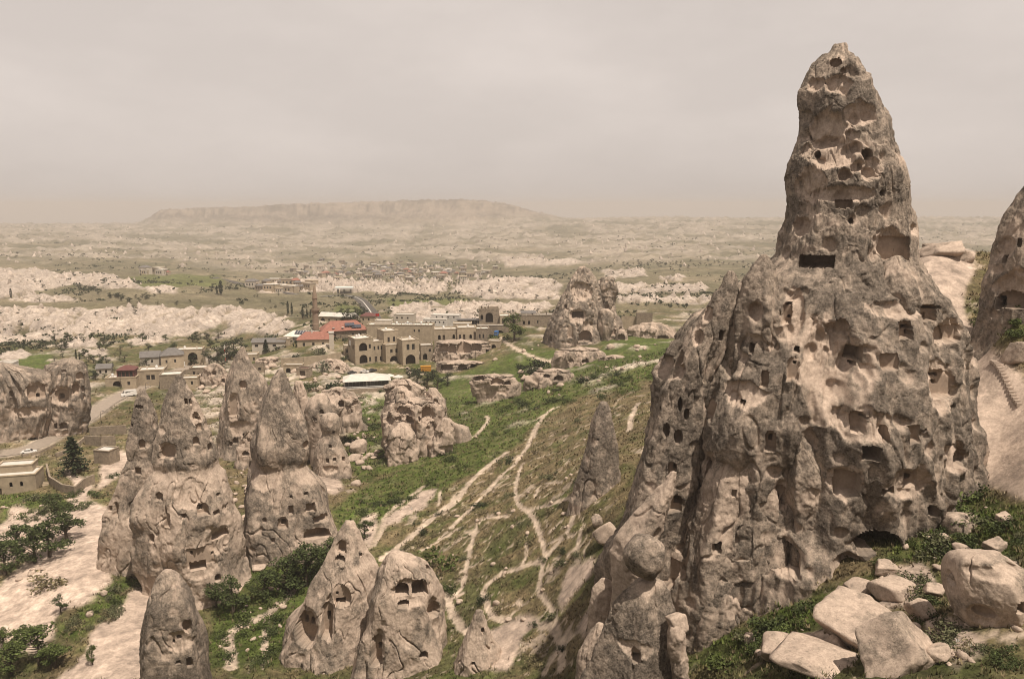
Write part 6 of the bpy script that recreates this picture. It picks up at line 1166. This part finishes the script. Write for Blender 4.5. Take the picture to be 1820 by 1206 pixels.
scatter_shrubs(22, [(0,890),(100,880),(160,850),(215,840),(150,920),(0,935)], 6, 14, ['fresh','broad','olive'], 'bush on the garden slope right of the pale block house', 'bushes by the pale block house')
# far scrub and the little tuff pinnacles of the plain: masses too small to count
fr2 = np.random.default_rng(77)
def far_mass(name, n, wgt, mk, label, cat, mat):
    idx = fr2.choice(len(tx), n, p=wgt / wgt.sum()); VV_, FF_, CC_ = [], [], []
    b = np.stack([tx[idx] + fr2.normal(0, 1, n) * ty[idx] * 0.001, ty[idx] * (1 + fr2.normal(0, 0.003, n)), tz[idx]], 1); V, Q, K = mk(b, n); tag(link(name, mesh_np(name, V, Q, None, np.clip(K, 0.01, 0.6), False, mat)), label, cat, kind='stuff')
def mk_scrub(b, n):
    s = fr2.uniform(0.8, 2.2, n) * np.interp(b[:, 1], [380, 800, 2500, 6000], [0.8, 1.15, 1.9, 2.8]); V, K = [], []
    for k in range(7):
        c = b + np.stack([fr2.normal(0, 0.5, n) * s, fr2.normal(0, 0.5, n) * s, s * fr2.uniform(0.2, 0.9, n)], 1); v_, q_, k_ = leaf_cards(c, s * 0.55, np.array([[0.034, 0.038, 0.019]]) * fr2.uniform(0.6, 1.7, (n, 1)), fr2, 0.9); V.append(v_); K.append(k_)
    V = np.concatenate(V); return V, np.arange(len(V)).reshape(-1, 4), np.concatenate(K)
vis = (np.abs(TA.ravel()) < 0.70) & (ty > 420) & (ty < 5200)
sw = vis * ss(0.0, 0.5, fbm(t3 / np.array([160., 200, 1]), 4) + 0.5 * fbm(t3 / np.array([45., 60, 1]), 2)) * (1 - 0.8 * np.clip(whiteb, 0, 1)) * noroad * (1 - ss(3500, 5200, ty)) + 1e-9
far_mass('distant_scrub', 5200, sw, mk_scrub, 'dark scrub and orchard dots covering the wide plain', 'scrub', M['leaf'])
def mk_pinn(b, n):
    h_ = fr2.uniform(1.5, 6, n) * np.interp(b[:, 1], [500, 1500, 4000], [0.6, 1.2, 1.7]); r_ = h_ * fr2.uniform(0.4, 0.9, n); V = []
    lean = fr2.normal(0, 0.15, (n, 2)) * h_[:, None]; rings = []
    for fz, fr_ in ((-0.3, 1.15), (0.3, 0.8), (0.7, 0.42), (1.0, 0.05)):
        a0 = fr2.uniform(0, 6.28, n); rings.append(np.stack([np.stack([b[:, 0] + lean[:, 0] * fz + r_ * fr_ * np.cos(a0 * 0 + 6.283 * k / 6) * fr2.uniform(0.75, 1.25, n), b[:, 1] + lean[:, 1] * fz + r_ * fr_ * np.sin(6.283 * k / 6) * fr2.uniform(0.75, 1.25, n), b[:, 2] + h_ * fz], 1) for k in range(6)], 1))
    V = np.concatenate(rings, 1); Q = []
    for i in range(3):
        for k in range(6): Q.append(np.stack([np.arange(n) * 24 + i * 6 + k, np.arange(n) * 24 + i * 6 + (k + 1) % 6, np.arange(n) * 24 + (i + 1) * 6 + (k + 1) % 6, np.arange(n) * 24 + (i + 1) * 6 + k], 1))
    return V.reshape(-1, 3), np.concatenate(Q), np.repeat(tuffw[None] * fr2.uniform(0.6, 1.0, (n, 1)), 24, 0)
pwt = (np.abs(TA.ravel()) < 0.70) * ((0.4 * ss(0.35, 0.8, whiteb) * (ty > 480) * (ty < 1500) * ss(0.5, 0.75, ridg)) + 0.7 * np.clip(far_w, 0, 1) * (ty > 1300) * (ty < 4500) + 1.5 * in_poly(tu, tv, [(520,488),(640,470),(860,470),(880,500),(760,525),(560,518)])) + 1e-9
far_mass('distant_pinnacles', 1500, pwt, mk_pinn, 'small pale tuff pinnacles and fins of the far badlands', 'pinnacles', M['rock'])
# turf: tufts of grass, nobody could count them
gr = np.random.default_rng(5)
wgt = turf * (ty < 330) * (ty > 45) * (np.abs(TA.ravel()) < 0.70) * (1 - np.clip(pathm * 1.6, 0, 1)) * (1 - 0.8 * np.clip(scr, 0, 1)) * (0.3 + ss(-0.3, 0.3, clump)) * np.interp(ty, [60, 130, 330], [1.0, 0.8, 0.6]) * (1 + 0.8 * greenb)
idx = gr.choice(len(tx), 70000, p=wgt / wgt.sum())
base = np.stack([tx[idx], ty[idx], tz[idx]], 1); jit = np.stack([gr.normal(0, 0.3, len(idx)), gr.normal(0, 0.3, len(idx)), np.zeros(len(idx)) - 0.06], 1); base = base + jit
hgt = gr.uniform(0.22, 0.55, len(idx)) * np.interp(base[:, 1], [60, 150, 330], [0.8, 1.15, 2.0]); TV, TC = [], []
cb_ = C[idx] * np.clip(1 + 0.38 * gr.normal(size=(len(idx), 1)), 0.45, 2.0); cb_ = np.where(gr.random((len(idx), 1)) < 0.25, np.array([[0.155, 0.122, 0.07]]) * gr.uniform(0.7, 1.2, (len(idx), 1)), cb_)
for b_ in range(4):
    a = gr.uniform(0, 6.283, len(idx)); w = hgt * gr.uniform(0.12, 0.24, len(idx)); ln = hgt * gr.uniform(0.2, 0.9, len(idx)); ca, sa = np.cos(a), np.sin(a); off = np.stack([ca * hgt * 0.25, sa * hgt * 0.25, 0 * a], 1)
    TV.append(np.stack([base + off + np.stack([-sa * w, ca * w, 0 * a], 1), base + off + np.stack([sa * w, -ca * w, 0 * a], 1), base + off + np.stack([ca * ln, sa * ln, hgt], 1)], 1)); TC.append(np.repeat(cb_[:, None], 3, 1))
TV = np.concatenate(TV).reshape(-1, 3); TC = np.concatenate(TC).reshape(-1, 3)
tag(link('grass', mesh_np('grass', TV, None, np.arange(len(TV)).reshape(-1, 3), np.clip(TC, 0.01, 0.4), False, M['leaf'])), 'dry and green grass tufts covering the slopes', 'grass', kind='stuff')
# ------------------------------------------------------------------ vehicles and street furniture
def side_body(mb, prof, w, inset=0.0):
    """extrude a side outline (x, z) across width w"""
    n = len(prof); b = len(mb.v)
    for s in (-1, 1): mb.v += [(x, s * (w / 2 - (inset if z > 0.95 else 0)), z) for x, z in prof]
    mb.f += [tuple(b + i for i in range(n)), tuple(b + n + i for i in reversed(range(n)))] + [(b + i, b + n + i, b + n + (i + 1) % n, b + (i + 1) % n) for i in range(n)]; return mb
def vehicle(name, label, cat, u, v, rot, kind, paint, d=None, group=None):
    g = G(u, v) if d is None else P(u, v, d); o = empty(name, (g[0], g[1], g[2] + (0.12 if d is None else 0)), math.radians(rot)); tag(o, label, cat, group)
    if kind == 'van': L, W, H = 5.9, 2.0, 2.5; pr = [(-2.95, 0.35), (-2.95, 2.35), (-2.75, 2.5), (1.2, 2.5), (1.55, 2.42), (2.25, 1.35), (2.85, 1.12), (2.95, 0.95), (2.95, 0.35)]
    elif kind == 'truck': L, W, H = 5.6, 2.1, 2.5; pr = [(1.0, 0.4), (1.0, 2.3), (2.2, 2.3), (2.6, 1.4), (2.8, 1.2), (2.8, 0.4)]
    else: L, W, H = 4.4, 1.75, 1.45; pr = [(-2.2, 0.3), (-2.2, 0.85), (-2.0, 0.98), (-1.35, 1.0), (-0.95, 1.40), (0.35, 1.44), (1.15, 0.98), (2.05, 0.82), (2.2, 0.6), (2.2, 0.3)]
    bd = side_body(MB(), pr, W, 0.14).obj('body', paint, o)
    if kind == 'truck': MB().box(-2.8, 0.9, -1.05, 1.05, 0.7, 2.6).obj('cargo_box', M['blue'], o)
    for s in (-1, 1):
        if kind == 'van':
            for x0, x1 in ((-2.6, -1.3), (-1.2, 0.0), (0.1, 1.3)): MB().box(x0, x1, s * 0.872 - 0.005, s * 0.872 + 0.005, 1.45, 2.15).obj('window', M['glass'], o)
        elif kind == 'car':
            for x0, x1 in ((-0.95, -0.25), (-0.18, 0.55)): MB().prism([(x0 if x0 > -0.9 else x0 - 0.1, s * 0.74 - 0.008, 1.03), (x1, s * 0.74 - 0.008, 1.03), (x1, s * 0.74 + 0.008, 1.03), (x0 if x0 > -0.9 else x0 - 0.1, s * 0.74 + 0.008, 1.03)], 0.31).obj('window', M['glass'], o)
        for x in (-L * 0.31, L * 0.32):
            wh = empty('wheel', (x, s * (W / 2 - 0.08), 0.33)); wh.parent = o
            ty_ = MB(); ty_.tube((0, -0.11, 0), (0, 0.11, 0), 0.33, 0.33, 14); ty_.f.append(tuple(reversed(range(14)))); ty_.obj('tyre', M['rubber'], wh)
            rm_ = MB(); rm_.tube((0, -0.12, 0), (0, 0.12, 0), 0.19, 0.19, 10); rm_.f.append(tuple(reversed(range(10)))); rm_.obj('rim', M['metal'], wh)
        MB().box(pr[-1][0] - 0.05, pr[-1][0] + 0.015, s * W * 0.36 - 0.16, s * W * 0.36 + 0.16, 0.68 if kind == 'car' else 0.8, 0.84 if kind == 'car' else 1.0).obj('headlight', M['glass'], o)
    ws = MB()
    if kind == 'van': a, b = (1.57, 2.38), (2.24, 1.40)
    elif kind == 'truck': a, b = (2.22, 2.25), (2.6, 1.45)
    else: a, b = (0.40, 1.40), (1.12, 1.02)
    y = W / 2 - 0.22; ws.poly([(a[0] + 0.02, -y, a[1] + 0.02), (b[0] + 0.02, -y, b[1] + 0.02), (b[0] + 0.02, y, b[1] + 0.02), (a[0] + 0.02, y, a[1] + 0.02)]).obj('windshield', M['glass'], o)
    if kind == 'car': MB().poly([(-0.97, -y, 1.41), (-0.97, y, 1.41), (-1.36, y, 1.03), (-1.36, -y, 1.03)]).obj('rear_window', M['glass'], o)
    return o
silver = plain_mat('car_paint_white', (0.60, 0.57, 0.53), 0.25, 0.04, 1.0, spec=0.5); dkp = plain_mat('car_paint_dark', (0.04, 0.038, 0.04), 0.25, 0.05, 1.0, spec=0.5); blp = plain_mat('cab_paint_blue', (0.05, 0.12, 0.26), 0.4, 0.05, 1.0, spec=0.4)
vehicle('van', 'white minibus driving down the village road', 'van', 229, 704, 215, 'van', silver)
vehicle('car', 'white saloon car parked at the roadside near the cave cliff', 'car', 52, 806, 12, 'car', silver)
vehicle('truck', 'small blue truck under the stone gateway', 'truck', 882, 597, 262, 'truck', blp)
vehicle('car', 'dark car parked on the hotel terrace nearest the hotel corner', 'car', 626, 664, 20, 'car', dkp); vehicle('car', 'white car parked on the hotel terrace below the arched balcony', 'car', 648, 662, 160, 'car', silver); vehicle('car', 'dark car parked below the two storey stone house with arch', 'car', 662, 660, 30, 'car', dkp); vehicle('van', 'white van by the arched white house', 'van', 318, 652, 170, 'van', silver)
vehicle('car', 'white car on the parking behind the long plain building', 'car', 726, 577, 5, 'car', silver, d=441); 
g = G(757, 660); cn = empty('container', tuple(g), math.radians(6)); tag(cn, 'orange steel container beside the thicket', 'container')
MB().box(-2.6, 2.6, 0, 2.3, 0.1, 2.5).obj('body', M['orange'], cn)
for k in range(7): MB().box(-2.4 + k * 0.75, -2.25 + k * 0.75, -0.08, -0.003, 0.15, 2.45).obj('rib', M['orange'], cn)
MB().box(-2.65, 2.65, -0.1, 2.4, 2.503, 2.62).obj('lid', M['orange'], cn)
for u, v, lb in [(672, 682, 'white parasol nearest the restaurant pavilion'), (692, 676, 'large pale parasol in the middle of the hotel terrace'), (708, 678, 'parasol at the right end of the hotel terrace')]:
    g = G(u, v); o = empty('parasol', tuple(g)); tag(o, lb, 'parasol', 'terrace parasols'); MB().tube((0, 0, -0.3), (0, 0, 3.1), 0.06, 0.05).obj('pole', M['metal'], o); MB().lathe([(2.6, 2.3), (2.62, 2.4), (1.3, 2.95), (0.1, 3.3)], 8).obj('canopy', M['white'], o)
for u, v, hh, lb in [(180, 754, 24, 'street lamp halfway along the village road'), (147, 771, 24, 'street lamp nearest the cave cliff arches'), (130, 792, 22, 'street lamp standing beside the fir tree'), (260, 702, 22, 'street lamp by the beige two storey house'), (1058, 668, 18, 'lone pole in the bright green scrub'), (745, 600, 26, 'lamp post in front of the long plain building')]:
    g = G(u, v) if v != 600 else P(u, v, 428); pm = F / (g[1] * CP - g[2] * SP); H_ = hh / pm; o = empty('street_lamp', tuple(g)); tag(o, lb, 'lamp post', 'street lamps'); MB().tube((0, 0, -0.5), (0, 0, H_), 0.09, 0.06).obj('pole', M['lamp_dark'], o); MB().tube((0, 0, H_ - 0.1), (1.0, 0, H_ + 0.15), 0.05, 0.04).obj('arm', M['lamp_dark'], o); MB().box(0.7, 1.4, -0.15, 0.15, H_ + 0.08, H_ + 0.24).obj('lamp_head', M['metal'], o)
g = P(668, 582, 470); fp = empty('flagpole', tuple(g)); tag(fp, 'flagpole with red flag beside the asphalt road', 'flagpole'); MB().tube((0, 0, -3), (0, 0, 8.6), 0.08, 0.05).obj('pole', M['metal'], fp)
m = MB(); m.v += [(0.06 + 2.2 * k / 6, 0.22 * math.sin(k * 1.4), z) for z in (7.0, 8.5) for k in range(7)]; m.f += [(k, k + 1, k + 8, k + 7) for k in range(6)]; m.obj('flag', M['red'], fp)
g = G(401, 648); ms_ = empty('mast', tuple(g)); tag(ms_, 'red and white banded mast in the grove', 'mast')
for k in range(5): MB().lathe([(0.12, k * 2.2 - 0.4), (0.12, k * 2.2 + 1.79)], 8).obj('section', M['red'] if k % 2 else M['whitep'], ms_)

# utility poles
for u, v, hh, lb in [(470, 668, 26, 'wooden pole beside the cave house fronts'), (602, 700, 26, 'wooden pole left of the restaurant pavilion'), (845, 640, 22, 'wooden pole on the terrace above the arched cellars'), (356, 690, 24, 'wooden pole between the ruins and the pointed spire'), (215, 690, 26, 'wooden pole near the white minibus')]:
    g = G(u, v); pm = F / (g[1] * CP - g[2] * SP); H_ = hh / pm; o = empty('utility_pole', tuple(g)); tag(o, lb, 'pole', 'village poles'); MB().tube((0, 0, -0.5), (0, 0, H_), 0.13, 0.09).obj('pole', M['wood'], o); MB().box(-0.9, 0.9, -0.06, 0.06, H_ - 0.7, H_ - 0.55).obj('crossarm', M['wood'], o)
# small groups: say which one by its place
_groups = {}
for o in list(bpy.data.objects):
    if o.parent is None and o.get('group') and o.get('label'): _groups.setdefault((o['group'], o['label']), []).append(o)
_ord = ['first', 'second', 'third', 'fourth', 'fifth', 'sixth', 'seventh', 'eighth', 'ninth', 'tenth', 'eleventh', 'twelfth', 'thirteenth', 'fourteenth', 'fifteenth', 'sixteenth']
for (gname, lb), os_ in _groups.items():
    if 1 < len(os_) <= 16:
        for k, o in enumerate(sorted(os_, key=lambda q: proj(*q.location)[0])): o['label'] = lb + ', ' + _ord[k] + ' from the left'
# ------------------------------------------------------------------ haze: dusty air in one closed box
hz_me = bpy.data.meshes.new('haze')
_bm = bmesh.new(); bmesh.ops.create_cube(_bm, size=1.0)
lo = np.array([-52000, -60, float(TZ.min()) - 6]); hi = np.array([52000, 20300, max(float(TZ.max()), 22) + 3])
for v_ in _bm.verts: v_.co = tuple(lo + (np.array(v_.co) + 0.5) * (hi - lo))
_bm.to_mesh(hz_me); _bm.free()
hm = bpy.data.materials.new('dusty_air'); hm.use_nodes = True; hn = hm.node_tree.nodes
hn.remove(hn['Principled BSDF'])
pv = hn.new('ShaderNodeVolumePrincipled'); pv.inputs['Color'].default_value = (0.605, 0.578, 0.566, 1); pv.inputs['Density'].default_value = HAZE_DENSITY; pv.inputs['Anisotropy'].default_value = 0.0
hm.node_tree.links.new(pv.outputs['Volume'], hn['Material Output'].inputs['Volume'])
hz_me.materials.append(hm)
haze = link('haze', hz_me); tag(haze, kind='stuff')
